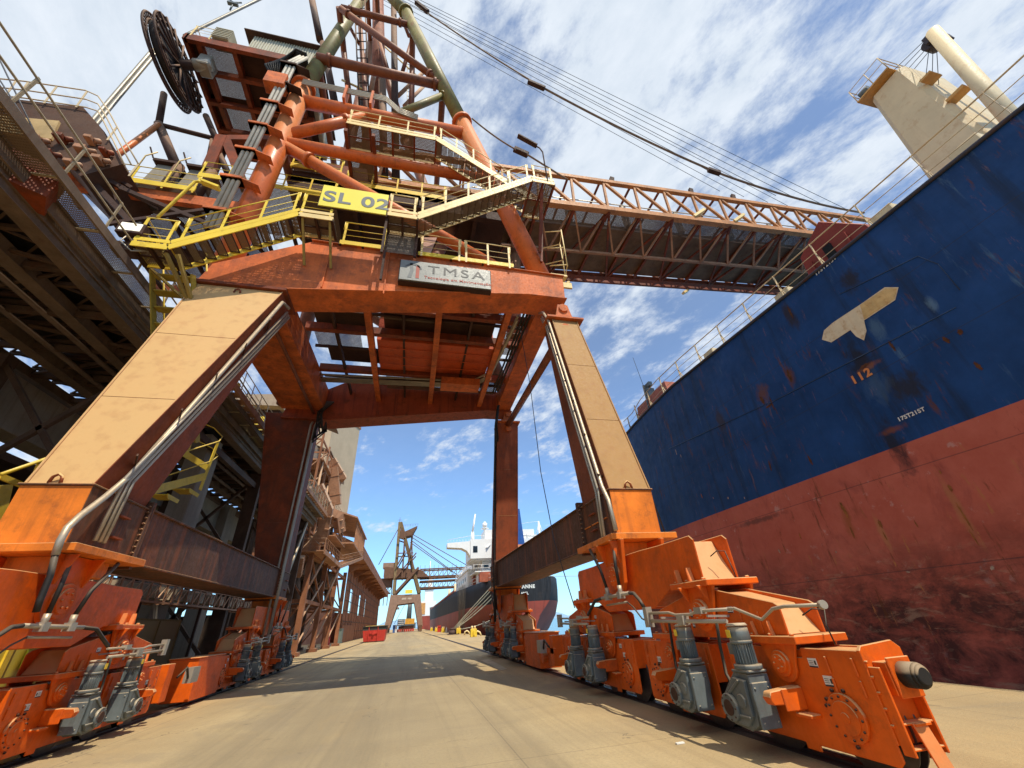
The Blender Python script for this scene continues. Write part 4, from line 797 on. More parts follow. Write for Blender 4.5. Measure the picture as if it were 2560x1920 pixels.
# ---- underside framing and belly box
for y in (13.4, 15.1, 18.4): 
    m = MB(); m.box(-5.1, 4.35, y-.12, y+.12, 12.9, 13.25); m.build('cross_member', DARKR, SL)
for x in (-2.4, .45, 3.3):
    m = MB(); m.box(x-.13, x+.13, 12.05, 20.9, 12.62, 12.88); m.box(x-.05, x+.05, 12.05, 20.9, 12.88, 13.2); m.build('floor_beam', FRAME, SL)
m = MB()
for x in (-3.9, -1.0, 1.9): m.box(x-.05, x+.05, 12.05, 20.9, 12.95, 13.15)
for y in (12.6, 14.2, 16.9, 19.6): m.box(-5.1, 4.35, y-.05, y+.05, 13.28, 13.4)
m.build('floor_joist', DARK, SL)
m = MB(); m.hexa([(-2.2, 15.5, 12.95), (3.2, 15.5, 12.95), (3.2, 18.2, 13.1), (-2.2, 18.2, 13.1), (-2.2, 15.5, 14.6), (3.2, 15.5, 14.6), (3.2, 18.2, 14.6), (-2.2, 18.2, 14.6)])
for y in (16.1, 16.8, 17.5): m.box(-2.2, 3.2, y-.02, y+.02, 12.93, 12.96)
m.build('counterweight_box', mat('deep orange red box', (.55, .085, .02), .6, var=.2, rust=.2, streak=.2), SL, bevel=.01)
m = MB(); m.box(.9, 2.9, 17.9, 18.7, 12.3, 12.7); m.build('cable_box', FRAME, SL)
pipes([(-5.2, 18.9, 12.75), (2.5, 18.6, 12.75), (3.4, 17.5, 12.75), (3.8, 13.0, 12.8)], [(0, 0, 0), (0, .16, 0), (0, .32, 0), (0, -.16, .1)], .055)
pipes([(3.9, 19.5, 12.9), (3.95, 12.3, 12.7)], [(0, 0, 0), (.14, 0, 0), (.28, 0, 0)], .05, mt=HOSE)
m = MB(); m.box(-5, 4.2, 12.2, 20.8, 13.45, 13.5); 
m2_ = MB()
for (x0, x1, y0, y1) in ((-5, -2.6, 12.1, 14), (-2.2, .3, 12.1, 14.6), (.6, 3.2, 12.1, 13.6), (-5, -3, 15.5, 17.0), (-2, 4.2, 18.5, 20.8), (3.4, 4.3, 14.8, 16.6)): m2_.box(x0, x1, y0, y1, 13.46, 13.49)
m2_.build('deck_grating', GRATEF, SL)
m = MB(); m.box(-4.8, -2.5, 14.3, 15.6, 13.5, 13.6); m.box(-1.9, 3.1, 13.5, 15.4, 13.5, 13.6); m.box(-4.9, 2.8, 18.2, 19.4, 14.2, 14.3); m.build('deck_plate', DARK, SL)
pipes([(4.25, 20.0, 12.3), (4.2, 20.7, 11.3), (4.3, 20.9, 10.6), (4.35, 21.5, 10.3)], [(0, 0, 0), (.1, .1, .1)], .05, name='hanging_hose', mt=HOSE)
m = MB()
for k in range(7):
    a = k*.9; m.path([(-5.0+.06*k, 20.6, 12.3), (-5.2+.12*math.cos(a), 20.5, 11.6), (-5.1+.22*math.sin(a), 20.55, 10.8-.15*k), (-4.85+.1*math.cos(a), 20.7, 10.6), (-4.9, 20.9, 11.2)], .04, 6)
m.build('hanging_hose', HOSE, SL)
m = MB(); q = [P(1298, 810, y=13), P(1325, 960, y=13), P(1352, 1180, y=12.6), P(1385, 1350, y=12.0), P(1437, 1520, y=11.6)]; m.path(q, .014, 5); m.build('hanging_rope', WIRE, SL)
# ================================================================== upper frame: planes y=12 and y=21
YF, YR = 12.0, 21.0
def rx(z): return 5.05-.3075*(z-13.4)
def tubepart(name, p, q, r, mt, coll=(), n=18):
    m = MB(); m.tube(p, q, r, n)
    for c in coll:
        c_ = Vector(p).lerp(Vector(q), c); d = (Vector(q)-Vector(p)).normalized(); m.tube(c_-d*.09, c_+d*.09, r*1.32, n)
    return m.build(name, mt, SL)
for Y in (YF, YR):
    b = Y == YF
    tubepart('mast_leg', (-7.15, Y, 12.2), (-7.12, Y, 26.2), .44 if b else .4, TUBE if b else TUBEB, (1.,)); tubepart('mast_leg', (-7.12, Y, 26.2), (-7.0, Y+(2.5 if b else -2.5), 50.5), .40, TUBEG if b else TUBEB)
    tubepart('mast_leg', (rx(13.4), Y, 13.4), (rx(26.0), Y, 26.0), .43, TUBE if b else TUBEB, (1.,)); tubepart('mast_leg', (rx(26.0), Y, 26.0), (rx(39.3), Y, 39.3), .39, TUBEG if b else TUBEB, (1.,)); tubepart('mast_leg', (rx(39.3), Y, 39.3), (rx(51), Y+(2 if b else -2), 51.), .37, TUBEG if b else TUBEB)
    T2 = TUBE if b else TUBEB
    tubepart('cross_tube', (-7.12, Y, 24.9), (rx(24.9), Y, 24.9), .33, T2); tubepart('cross_tube', (-7.1, Y, 29.8), (rx(29.8), Y, 29.8), .27, TUBEB, (.09, .93)); tubepart('cross_tube', (-6.95, Y, 37.4), (rx(37.4), Y, 37.4), .2, TUBEB, (.12, .82))
    tubepart('cross_tube', (-7.1, Y, 21.1), (rx(21.1), Y, 21.0), .27, T2)
    tubepart('diagonal_tube', (-6.95, Y, 37.2), (rx(30.3), Y, 30.2), .2, TUBEB, (.08, .9))
    tubepart('diagonal_tube', (-7.0, Y, 21.7), (-3.9, Y, 24.6), .26, T2, (.75,))
    tubepart('diagonal_tube', (-7.0, Y, 20.9), (3.6, Y, 14.2), .26, T2, (.12,))
    tubepart('diagonal_tube', (rx(29), Y, 28.9), (-2.5, Y, 25.3), .2, TUBEG, (.08,))
for z in (21.1, 29.8, 37.4, 50.2): tubepart('spacer_tube', (-7.1, YF+(2 if z > 45 else 0), z), (-7.1, YR-(2 if z > 45 else 0), z), .2, TUBEB); tubepart('spacer_tube', (rx(z), YF+(2 if z > 45 else 0), z), (rx(z), YR-(2 if z > 45 else 0), z), .2, TUBEB)
# central lattice mast and ladder tower behind the front frame (measured lines on planes y=14.5 / 18)
for (a, b_, ya, yb_, r, mt) in [((895, -10), (930, 470), 14.5, 14.5, .17, TUBEB), ((984, -10), (990, 470), 14.5, 14.5, .24, DARK), ((851, 60), (872, 225), 14.5, 14.5, .16, TUBEB), ((1033, 80), (1025, 300), 14.5, 14.5, .14, TUBEB),
        ((778, -10), (800, 100), 16, 16, .28, DARK), ((808, 110), (845, 300), 16, 16, .26, DARK), ((905, 180), (920, 430), 15, 15, .26, DARK), ((955, 200), (962, 500), 15, 15, .25, DARK), ((862, 45), (898, 110), 14, 14.5, .12, TUBEB), ((947, 100), (972, 185), 16, 15, .16, TUBEB),
        ((1030, 100), (1000, 200), 14, 15, .14, TUBEB), ((995, 20), (1022, 90), 14, 14, .13, TUBEB), ((922, 300), (905, 420), 16, 16, .18, RUSTL), ((938, 170), (925, 240), 16, 16, .18, RUSTL), ((1070, 170), (995, 240), 18, 18, .16, RUSTL), ((1060, 215), (1010, 265), 18, 18, .14, RUSTL),
        ((960, 115), (1065, 210), 18, 18, .07, YPALE), ((855, 200), (910, 225), 14.5, 14.5, .07, YPALE)]:
    m = MB(); m.tube(P(*a, y=ya), P(*b_, y=yb_), r, 12); m.build('mast_strut', mt, SL)
m = MB(); a, b_ = P(945, -10, y=17), P(949, 300, y=17); c_, d_ = P(925, -10, y=17), P(930, 300, y=17)
m.tube(a, b_, .55, 12); m.build('bucket_column', mat('rust stained column', (.30, .10, .055), .75, var=.4, rust=.5, streak=.5), SL)
m = MB()
for (px0, px1) in ((886, 893), (912, 918)): m.tube(P(px0, 0, y=13.6), P(px1+6, 290, y=13.6), .05, 6)
for k in range(15):
    t = k/14; m.tube(P(886+13*t, 290*t, y=13.6), P(912+12*t, 290*t, y=13.6), .035, 5)
m.build('ladder', DARK, SL)
m = MB()
for (px0, px1) in ((1018, 1018), (1034, 1034)): m.tube(P(px0, 150, y=18), P(px1, 320, y=18), .03, 5)
for k in range(16):
    t = k/15; m.tube(P(1018, 150+170*t, y=18), P(1034, 150+170*t, y=18), .025, 4)
m.build('caged_ladder', GALV, SL)
# ================================================================== stairs, landings, railings
def railing(pts, par, h=1.05, posts=True, mt=YPALE, y_in=0., ext=None, n=None):
    """posts and three rails following a 3d edge"""
    m = MB(); pts = [Vector(p) for p in pts]
    for hh, r in ((h, .022), (h*.62, .014), (h*.33, .011)):
        m.path([p+Vector((0, 0, hh)) for p in pts], r, 6)
    for e_ in (0, -1): m.tube(pts[e_]+Vector((0, 0, h)), pts[e_]+Vector((0, 0, h*.62)), .02, 6)
    for a, b in zip(pts, pts[1:]):
        k = max(1, round((b-a).length/1.15))
        for i in range(k+1):
            q = a.lerp(b, i/k if k > 1 or i in (0, 1) else .5); d = (b-a); d.z = 0; d.normalize(); q = q + (d*.06 if i == 0 else (-d*.06 if i == k else Vector()))
            m.beam(q+Vector((0, 0, -.16)), q+Vector((0, 0, h)), .075, .014, (0, 1, 0) if abs(d.x) > .5 else (1, 0, 0))
    return m.build('railing', mt, par)
def flight(x0, z0, x1, z1, yo, yi, mt=YELLOW, n=11, tm=GRATE, axis='x'):
    """stair in the X direction: two stringers, mesh treads"""
    m = MB(); s_ = 1 if x1 > x0 else -1
    for y in (yo, yi):
        m.beam((x0, y, z0-.02), (x1, y, z1-.02), .03, .19, (0, 0, 1)); m.beam((x0, y, z0+.20), (x1, y, z1+.20), .02, .13, (0, 0, 1)) if y == yo else None
    st = m.build('stair', mt, SL, bevel=0)
    for k in range(n):
        t = (k+.5)/n; x = x0+(x1-x0)*t; z = z0+(z1-z0)*t
        m = MB(); m.m = 0; m.box(x-.125, x+.125, yo+.02, yi-.02, z-.012, z+.012); m.m = 1; m.box(x-.135, x-.125, yo+.02, yi-.02, z-.03, z+.02); m.box(x+.125, x+.135, yo+.02, yi-.02, z-.03, z+.02); m.box(x-.125, x+.125, yo+.03, yo+.04, z-.03, z+.012); m.box(x-.125, x+.125, yi-.04, yi-.03, z-.03, z+.012)
        m.build('tread', [tm, DARK], st)
    return st
def landing(x0, x1, yo, yi, z, mt=YELLOW, sub=DARK, bars=2, kick=True):
    m = MB(); m.box(x0, x1, yo-.015, yo+.015, z-.12, z+.07); m.box(x0, x1, yi-.015, yi+.015, z-.12, z+.07); m.box(x0-.015, x0+.015, yo, yi, z-.12, z+.07); m.box(x1-.015, x1+.015, yo, yi, z-.12, z+.07)
    if kick: m.box(x0, x1, yo-.01, yo+.01, z+.13, z+.26)
    ld = m.build('landing', mt, SL)
    m = MB(); m.box(x0, x1, yo, yi, z-.012, z+.012); m.build('floor_grating', GRATEF, ld)
    m = MB()
    for k in range(bars+1): m.box(x0+(x1-x0)*k/bars-.04, x0+(x1-x0)*k/bars+.04, yo, yi, z-.14, z-.03)
    m.box(x0, x1, (yo+yi)/2-.02, (yo+yi)/2+.02, z-.1, z-.03); m.build('floor_bearer', sub, ld)
    return ld
# A: lower landing on the left, flight up to SL 02 landing
yo, yi = 9.8, 10.62
la = landing(-8.35, -7.45, yo, yi, 11.45); railing([(-8.35, yi, 11.5), (-8.35, yo, 11.5), (-7.5, yo, 11.5)], la, mt=YELLOW)
fa = flight(-7.45, 11.45, -4.42, 13.7, yo, yi); railing([(-7.3, yo, 11.7), (-4.55, yo, 13.72)], fa, mt=YELLOW)
lb = landing(-4.42, -3.36, yo, yi, 13.68, YPALE); railing([(-4.42, yo, 13.72), (-3.4, yo, 13.72)], lb, mt=YELLOW)
BRK = mat('dirty yellow bracket', (.34, .24, .06), .7, rust=.3)
for a_, b_, w_ in (((-4.3, yo+.08, 13.6), (-4.25, 10.95, 12.5), .07), ((-3.45, yo+.08, 13.6), (-3.4, 10.95, 12.5), .07), ((-7.5, yo+.1, 11.3), (-7.0, 10.9, 10.3), .09), ((-7.2, yo+.1, 11.3), (-6.9, 10.9, 10.3), .09), ((-8.2, yi, 11.3), (-7.3, 11.0, 10.6), .07)):
    m = MB(); m.beam(a_, b_, w_, w_); m.build('stair_bracket', BRK, SL)
# B
lc = landing(-1.64, -.60, yo, yi, 14.4, YPALE); railing([(-1.62, yo, 14.45), (-.66, yo, 14.45)], lc)
fb = flight(-.60, 14.4, 4.02, 18.05, yo, yi, YPALE, n=17); railing([(-.5, yo, 14.6), (3.9, yo, 18.05)], fb)
ldb = landing(4.02, 5.05, yo, 11.6, 18.05, YPALE, DARKR); railing([(4.1, yo, 18.1), (5.0, yo, 18.1), (5.0, 11.6, 18.1)], ldb)
m = MB(); m.quad((-1.60, yo+.3, 14.3), (-.62, yo+.3, 14.3), (-.62, yi+.05, 13.35), (-1.60, yi+.05, 13.35), .02) if False else m.box(-1.62, -.62, yi-.02, yi, 13.3, 14.3)
m.build('mesh_guard', GRATEF, lc); m = MB(); m.box(-1.70, -1.62, yo+.1, yo+.18, 12.5, 14.3); m.box(-.66, -.56, yi-.06, yi+.02, 13.2, 14.3); m.box(-1.70, -1.62, yi-.06, yi+.02, 11.9, 14.3); m.build('support_post', DARK, lc)
m = MB(); m.beam((4.55, yo+.3, 17.95), (4.6, 11.4, 15.4), .12, .12); m.beam((4.9, 11.3, 17.9), (4.65, 11.5, 14.9), .10, .10); m.build('stair_bracket', DARKR, SL)
# C: upper flight back up to the big platform
yo2, yi2 = 10.85, 11.7
fc = flight(4.35, 18.3, -.15, 21.72, yo2, yi2, YPALE, n=16); railing([(4.1, yo2, 18.5), (0.0, yo2, 21.7)], fc)
ld = landing(-4.2, -.15, yo2, 12.05, 21.72, YPALE, DARKR, 4); railing([(-4.15, yo2, 21.76), (-.2, yo2, 21.76)], ld)
m = MB(); m.box(-4.2, -3.0, 12.05, 14.2, 21.2, 21.22); m.build('floor_grating', GRATEF, ld); m = MB(); m.box(-4.25, -4.1, 10.9, 14.2, 21.05, 21.25); m.box(-3.05, -2.9, 10.9, 14.2, 21.05, 21.25); m.build('floor_bearer', DARKR, ld)
# walkways on the portal beam
lw = landing(-3.3, -1.7, 10.9, 11.8, 13.86, YELLOW, DARK, 2, False); railing([(-3.25, 10.88, 13.86), (-1.7, 10.88, 13.86)], lw, mt=YELLOW)
lw = landing(-.5, 3.2, 10.9, 11.8, 13.80, YELLOW, DARK, 3, False); railing([(-.45, 10.88, 13.8), (1.1, 10.88, 13.78)], lw, mt=YPALE); railing([(1.25, 10.88, 13.78), (3.1, 10.88, 13.75)], lw, mt=YPALE)
m = MB(); m.prism([(-.35, 13.9), (-.1, 13.7), (.15, 14.9), (-.35, 14.8)], 'y', 10.98, 11.0); m.build('tarpaulin_scrap', mat('pale torn sheet', (.50, .30, .24), .8), SL)
# lower access stair at the left of the portal, running down behind the leg
lad = MB()
for k in range(11):
    z = 11.2-.42*k; x = -8.15+.04*k; lad.box(x, x+1.0, 10.7+.26*k, 10.98+.26*k, z-.02, z+.02)
for x in (-8.2, -7.12): lad.beam((x, 10.7, 11.3), (x+.4, 13.4, 6.9), .04, .2)
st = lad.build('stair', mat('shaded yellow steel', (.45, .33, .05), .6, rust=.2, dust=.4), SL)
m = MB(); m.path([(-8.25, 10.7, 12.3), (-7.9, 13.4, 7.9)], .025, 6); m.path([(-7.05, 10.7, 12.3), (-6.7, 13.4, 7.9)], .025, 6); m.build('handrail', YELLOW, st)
# lamps
m = MB(); q = Vector((4.75, yo, 18.1)); m.path([q, q+Vector((0, 0, 2.3)), q+Vector((-.12, 0, 2.6)), q+Vector((-.35, 0, 2.75))], .035, 6); m.beam(q+Vector((-.25, 0, 2.72)), q+Vector((-1.15, -.05, 3.2)), .2, .11); m.build('lamp', DARK, SL, bevel=.01)
m = MB(); q = Vector((-7.95, yo, 11.4)); m.path([q+Vector((-.15, 0, 1.2)), q+Vector((.25, 0, 3.1)), q+Vector((.35, 0, 3.15)), q+Vector((.75, 0, 3.0))], .045, 8); m.beam(q+Vector((.45, 0, 3.15)), q+Vector((1.0, 0, 2.95)), .2, .1); m.build('lamp', YELLOW, SL, bevel=.01)
q = P(325, 566, y=9.7); m = MB(); m.box(q.x-.33, q.x+.33, 9.72, 9.98, q.z-.22, q.z+.20); fl = m.build('floodlight', DARK, SL, bevel=.02)
em = bpy.data.materials.new('lit lamp glass'); em.use_nodes = True; eb = em.node_tree.nodes['Principled BSDF']; eb.inputs['Base Color'].default_value = (.8, .75, .6, 1); eb.inputs['Emission Color'].default_value = (1, .93, .75, 1); eb.inputs['Emission Strength'].default_value = .6
m = MB(); m.box(q.x-.25, q.x+.27, 9.705, 9.722, q.z-.14, q.z+.15); m.build('lamp_glass', em, fl)
m = MB(); m.path([q+Vector((0, .1, -.22)), q+Vector((-.1, .1, -.5)), q+Vector((.2, .2, -.75)), q+Vector((.5, .3, -.6)), (-8.3, 9.9, 11.3)], .02, 6); m.build('lamp_cable', GALV, fl)
# ---- signs
sg = MB(); sg.box(-3.90, -1.68, 9.72, 9.76, 14.18, 15.30); s1 = sg.build('sign_board', SIGNY, SL)
m = MB(); m.box(-3.93, -1.65, 9.76, 9.79, 14.15, 15.33); m.build('sign_frame', DARK, s1)
text('SL 02', .80, (-3.82, 9.715, 14.44), RX, LETG, s1, bold=.018, sx=1.16, space=1.08, depth=.006)
sg = MB(); sg.box(-1.08, 2.20, 10.68, 10.74, 12.13, 13.10); s2_ = sg.build('sign_board', SIGNG, SL, bevel=.006)
m = MB(); m.box(-1.11, 2.23, 10.74, 10.98, 12.1, 13.13); m.build('sign_frame', DARK, s2_)
text('TMSA', .56, (-.12, 10.675, 12.56), RX, LETD, s2_, bold=0, sx=1.3, space=1.25, depth=.004)
text('Tecnologia em Movimentação', .165, (-.22, 10.675, 12.30), RX, LETR, s2_, bold=.003, sx=1.12, space=1.08, depth=.004)
m = MB()
for k in range(10):
    a = .4+k*.25; m.box(-.62+.28*math.cos(a)-.04, -.62+.28*math.cos(a)+.04, 10.672, 10.679, 12.62+.30*math.sin(a)-.05, 12.62+.30*math.sin(a)+.05)
m.prism([(-.80, 12.25), (-.66, 12.25), (-.60, 12.62), (-.66, 12.98), (-.76, 12.98), (-.72, 12.62)], 'y', 10.672, 10.679); m.build('logo_mark', LETG, s2_)
m = MB(); m.prism([(-.52, 12.25), (-.40, 12.25), (-.40, 12.86), (-.46, 12.9), (-.52, 12.86)], 'y', 10.672, 10.679); m.build('logo_bar', LETR, s2_)
# ================================================================== boom over the ship
def bz(x): return 22.2+.078*(x-6)
BN, BF = 13.5, 18.8; BX0, BX1 = -3.0, 31.5; HB = 2.95
m = MB(); m.beam((BX0, BN, bz(BX0)+HB), (38, BN, bz(38)+HB-.3), .26, .26); m.beam((BX0, BF, bz(BX0)+HB), (38, BF, bz(38)+HB-.3), .26, .26); m.build('top_chord', BOOMM, SL)
m = MB(); m.beam((BX0, BN, bz(BX0)), (BX1, BN, bz(BX1)), .34, .34); m.build('bottom_chord', BOOMM, SL)
m = MB(); m.beam((BX0, BF, bz(BX0)), (BX1, BF, bz(BX1)), .34, .34); m.beam((BX0, BF+.8, bz(BX0)+.35), (BX1, BF+.8, bz(BX1)+.35), .16, .3); m.build('bottom_chord', DARKR, SL)
k = 0; x = BX0
while x < BX1-1:
    for Y, mt in ((BN, BOOMM), (BF, TUBEB)):
        m = MB(); m.beam((x, Y, bz(x)+.1), (x+.15, Y, bz(x)+HB-.1), .13, .13); m.beam((x+.15, Y, bz(x)+HB-.1), (x+2.2, Y, bz(x+2.2)+.1), .15, .15); m.build('truss_web', mt, SL)
    x += 2.2; k += 1
m = MB()
x = BX0; s_ = 1
while x < BX1-1:
    m.beam((x, BN, bz(x)-.05), (x, BF, bz(x)-.05), .16, .2); m.beam((x, BN if s_ > 0 else BF, bz(x)-.15), (x+2.2, BF if s_ > 0 else BN, bz(x+2.2)-.15), .12, .12); m.beam((x, BN, bz(x)+HB), (x, BF, bz(x)+HB), .12, .12); m.beam((x, BF, bz(x)-.1), (x, BF+.8, bz(x)+.3), .1, .15); x += 2.2; s_ = -s_
m.build('floor_bracing', DARKR, SL)
m = MB()
for k in range(16):
    t = BX0+k*2.2; m.beam((t, BN+.1, bz(t)+.2), (t+1.1, (BN+BF)/2-.4, bz(t)-1.2), .1, .1); m.beam((t+2.2, BN+.1, bz(t+2.2)+.2), (t+1.1, (BN+BF)/2-.4, bz(t)-1.2), .1, .1)
m.beam((BX0, (BN+BF)/2-.4, bz(BX0)-1.2), (BX1, (BN+BF)/2-.4, bz(BX1)-1.2), .16, .16); m.build('belly_truss', RUSTL, SL)
m = MB(); m.hexa([(BX0, 14.9, bz(BX0)+.1), (BX1, 14.9, bz(BX1)+.1), (BX1, BF-.3, bz(BX1)+.1), (BX0, BF-.3, bz(BX0)+.1), (BX0, 14.9, bz(BX0)+.5), (BX1, 14.9, bz(BX1)+.5), (BX1, BF-.3, bz(BX1)+.5), (BX0, BF-.3, bz(BX0)+.5)]); m.build('conveyor_trough', mat('brown trough', (.17, .095, .05), .8, var=.4, rust=.3), SL)
m = MB(); m.quad((BX0, BN+.1, bz(BX0)+.15), (BX1, BN+.1, bz(BX1)+.15), (BX1, 14.8, bz(BX1)+.15), (BX0, 14.8, bz(BX0)+.15), .02); m.build('walkway_grating', GRATEF, SL)
m = MB()
for h in (.7, 1.1, 1.4): m.beam((2, BN+.5, bz(2)+h), (36, BN+.5, bz(36)+h), .05, .05)
for k in range(8): m.box(4+4*k, 4.3+4*k, BN+1, BN+1.3, bz(4+4*k)+.2, bz(4+4*k)+2.2)
m.build('pipe_run', GALV, SL)
for a_, b_ in [((xx, BN-.1, bz(xx)+.2), (xx+.9, BN-.25, bz(xx)+.9)) for xx in (16.2, 19.3)]+[((9.4, BF+.9, bz(9.4)-.2), (9.9, BF+.9, bz(9.9)+.1)), ((19.5, BF+.9, bz(19.4)-.2), (20, BF+.9, bz(19.9)+.1))]+[((xx, BN, bz(xx)+HB), (xx+.1, BN, bz(xx)+HB+.5)) for xx in (11.0, 17.0, 20.5)]:
    m = MB(); m.beam(a_, b_, .28, .18); m.build('boom_lamp', YPALE if b_[2]-a_[2] > .2 and a_[1] != BN else DARK, SL)
# boom hinge platform and small caged ladder on the waterside mast leg
m = MB()
for (a, b_) in (((1388, 548), (1390, 508)), ((1388, 548), (1396, 545)), ((1400, 470), (1420, 600)), ((1376, 545), (1415, 560))): pass
for z in (16.0, 17.2, 18.4): m.path([(5.5, 12.6, z), (6.3, 12.4, z), (6.5, 13.2, z), (5.7, 13.6, z)], .03, 6)
for p in ((6.3, 12.4), (6.5, 13.2)): m.tube((*p, 15.9), (*p, 18.5), .03, 6)
m.box(5.4, 6.2, 12.4, 13.4, 15.2, 15.3); m.box(5.3, 6.3, 12.3, 12.4, 14.4, 14.7); m.build('caged_ladder', YPALE, SL)
m = MB(); m.tube((4.5, 16.5, 14), (5.0, 16.5, 22.2), .4, 14); m.tube((-1, 14.5, 13.6), (1.5, 14.5, 22), .3, 12); m.build('boom_support', TUBEB, SL)
m = MB(); m.box(-6.8, 3.8, 13.2, 19.8, 20.2, 20.6); m.box(-6.8, 3.8, 13.2, 13.5, 19.6, 21.0); m.box(-6.8, 3.8, 19.5, 19.8, 19.6, 21.0)
for xx in (-4, -1, 2): m.box(xx, xx+.2, 13.2, 19.8, 19.7, 20.2)
m.build('slewing_deck', DARK, SL)
m = MB(); m.box(-2.5, 3.0, 14.0, 19.0, 20.6, 22.6); m.box(-6.0, -3.2, 14.5, 18.5, 20.6, 24); m.build('machinery', DARKR, SL)
# stays and hoist ropes to the boom tip
def rope(a, b_, r, mt, name, sag=0): m = MB(); m.path(sagline(a, b_, sag, 14), r, 5); return m.build(name, mt, SL)
m = MB(); pts = [P(*p, y=12.2) for p in ((-60, 236), (0, 243), (208, 268), (262, 330), (307, 410), (200, 440), (90, 330), (-60, 300))]
m.prism([(v.x, v.z) for v in pts], 'y', 12.2, 14.5); tb = m.build('tail_house', mat('dark rusty plate', (.10, .05, .03), .8, rust=.4, var=.4), SL)
m = MB(); pts = [P(*p, y=12.15) for p in ((-60, 286), (0, 292), (150, 305), (130, 350), (60, 340), (-60, 318))]; m.prism([(v.x, v.z) for v in pts], 'y', 12.1, 12.2); m.build('wall_panel', mat('tan dusty panel', (.50, .34, .15), .7, rust=.2), tb)
m = MB()
for dy in (0, 22, 42): m.path([P(-50, 192+dy, y=12.1), P(60, 203+dy, y=12.1), P(214, 226+dy, y=12.1), P(245, 240+dy*.9, y=12.1), P(270-dy*.35, 275+dy*.5, y=12.1), P(305-dy*.5, 340+dy*.3, y=12.1), P(346-dy*.8, 410+dy*.1, y=12.1)], .028, 6)
for a_, b_ in (((40, 202), (10, 245)), ((70, 206), (40, 250)), ((142, 216), (110, 258)), ((218, 228), (190, 268)), ((292, 318), (268, 350)), ((346, 410), (322, 440))): m.beam(P(*a_, y=12.1), P(*b_, y=12.1), .07, .02)
m.build('railing', RAILC, tb)
for i_ in range(3): m = MB(); m.path([P(-20, 110+60*i_, y=11.5), P(120+20*i_, 400+20*i_, y=11.8)], .03, 5); m.build('guy_wire', WIRE, SL)
for a_, b_, r_, mt_ in (((180, 310), (290, 470), .16, TUBE), ((150, 300), (230, 420), .12, DARKR), ((110, 340), (330, 470), .10, DARK), ((200, 420), (330, 560), .14, DARK), ((90, 360), (200, 520), .10, RUSTL), ((230, 330), (300, 520), .08, DARK), ((60, 330), (170, 300), .09, TUBE), ((250, 440), (400, 520), .12, DARK), ((300, 470), (520, 560), .12, DARK), ((270, 560), (540, 520), .10, DARK)):
    m = MB(); m.beam(P(*a_, y=12.6), P(*b_, y=12.9), r_, r_*1.4); m.build('tail_strut', mt_, SL)
for px_, py_, w_ in ((150, 345, .3), (205, 375, .35), (120, 385, .3), (245, 400, .3), (175, 410, .25), (95, 350, .25), (225, 350, .25), (260, 380, .2)):
    q_ = P(px_, py_, y=12.0); m = MB(); m.box(q_.x-w_/2, q_.x+w_/2, 11.8, 12.2, q_.z-w_/3, q_.z+w_/3); m.tube(q_+Vector((w_/2, 0, 0)), q_+Vector((w_, .1, .15)), .1, 10); m.build('tail_machinery', RUSTL if px_ % 2 else DARKR, SL, bevel=.02)
TX = Vector((37, BN, bz(37)+HB))
rope(P(1040, 12, y=13.5), P(1345, 212, y=13.5), .06, ROPEB, 'stay', .35); rope(P(1345, 212, y=13.5), P(1790, 430, y=13.5), .085, ROPEB, 'stay', .5); rope(P(1790, 430, y=13.5), P(2160, 532, y=13.5), .085, ROPEB, 'stay', .6)
for p, q in (((1320, 204), (1362, 222)), ((1770, 424), (1800, 434)), ((1040, 6), (1070, 30)), ((1285, 372), (1320, 388))):
    m = MB(); m.beam(P(*p, y=13.45), P(*q, y=13.45), .3, .32); m.build('stay_coupling', DARK, SL, bevel=.03)
rope(P(1180, 296, y=12.6), P(1290, 374, y=12.9), .05, ROPEB, 'stay', .2); rope(P(1318, 386, y=13), P(1420, 450, y=13.3), .06, ROPEB, 'stay')
for k in range(4): rope(P(990-6*k, -30+4*k, y=15.5), P(2120-60*k, 525-12*k, y=15.5), .022, WIRE, 'hoist_rope', .2)
for k in range(4): rope(P(960-4*k, -22+9*k, y=17.5), P(1980-60*k, 520-14*k, y=17.5), .022, WIRE, 'hoist_rope', .2)
# ================================================================== tail conveyor and machinery house on the landside
for y in (13.5, 19.5):
    m = MB(); m.box(-14.6, -8.5, y-.12, y+.12, 17.75, 18.3); m.build('tail_girder', FRAME, SL)
def plat(x0, x1, y0, y1, z, yk=YELLOW):
    m = MB(); m.box(x0, x1, y0-.02, y0+.02, z-.06, z+.22); pl = m.build('walkway', yk, SL)
    m = MB(); m.box(x0, x1, y0, y1, z-.02, z+.01); m.build('floor_grating', GRATEF, pl)
    railing([(x0, y0, z), (x1, y0, z)], pl, mt=yk); return pl
plat(-15.0, -10.2, 13.2, 14.2, 18.4); plat(-10.4, -4.7, 13.2, 16, 19.45); plat(-6.9, -4.6, 13.0, 14.2, 21.0); plat(-4.4, .5, 13.2, 14.4, 20.6)
m = MB()
for k in range(8): x = -14+1.25*k; m.box(x-.06, x+.06, 13.6, 19.4, 17.9, 18.1)
for k in range(4): m.beam((-14+2.5*k, 13.6, 17.8), (-11.5+2.5*k, 19.4, 17.8), .12, .12)
m.box(-14.5, -5, 16.2, 16.8, 17.4, 17.9); m.build('tail_bracing', DARK, SL)
m = MB(); m.box(-14, -8, 14.4, 18.8, 18.2, 18.23); m.build('floor_grating', GRATEF, SL)
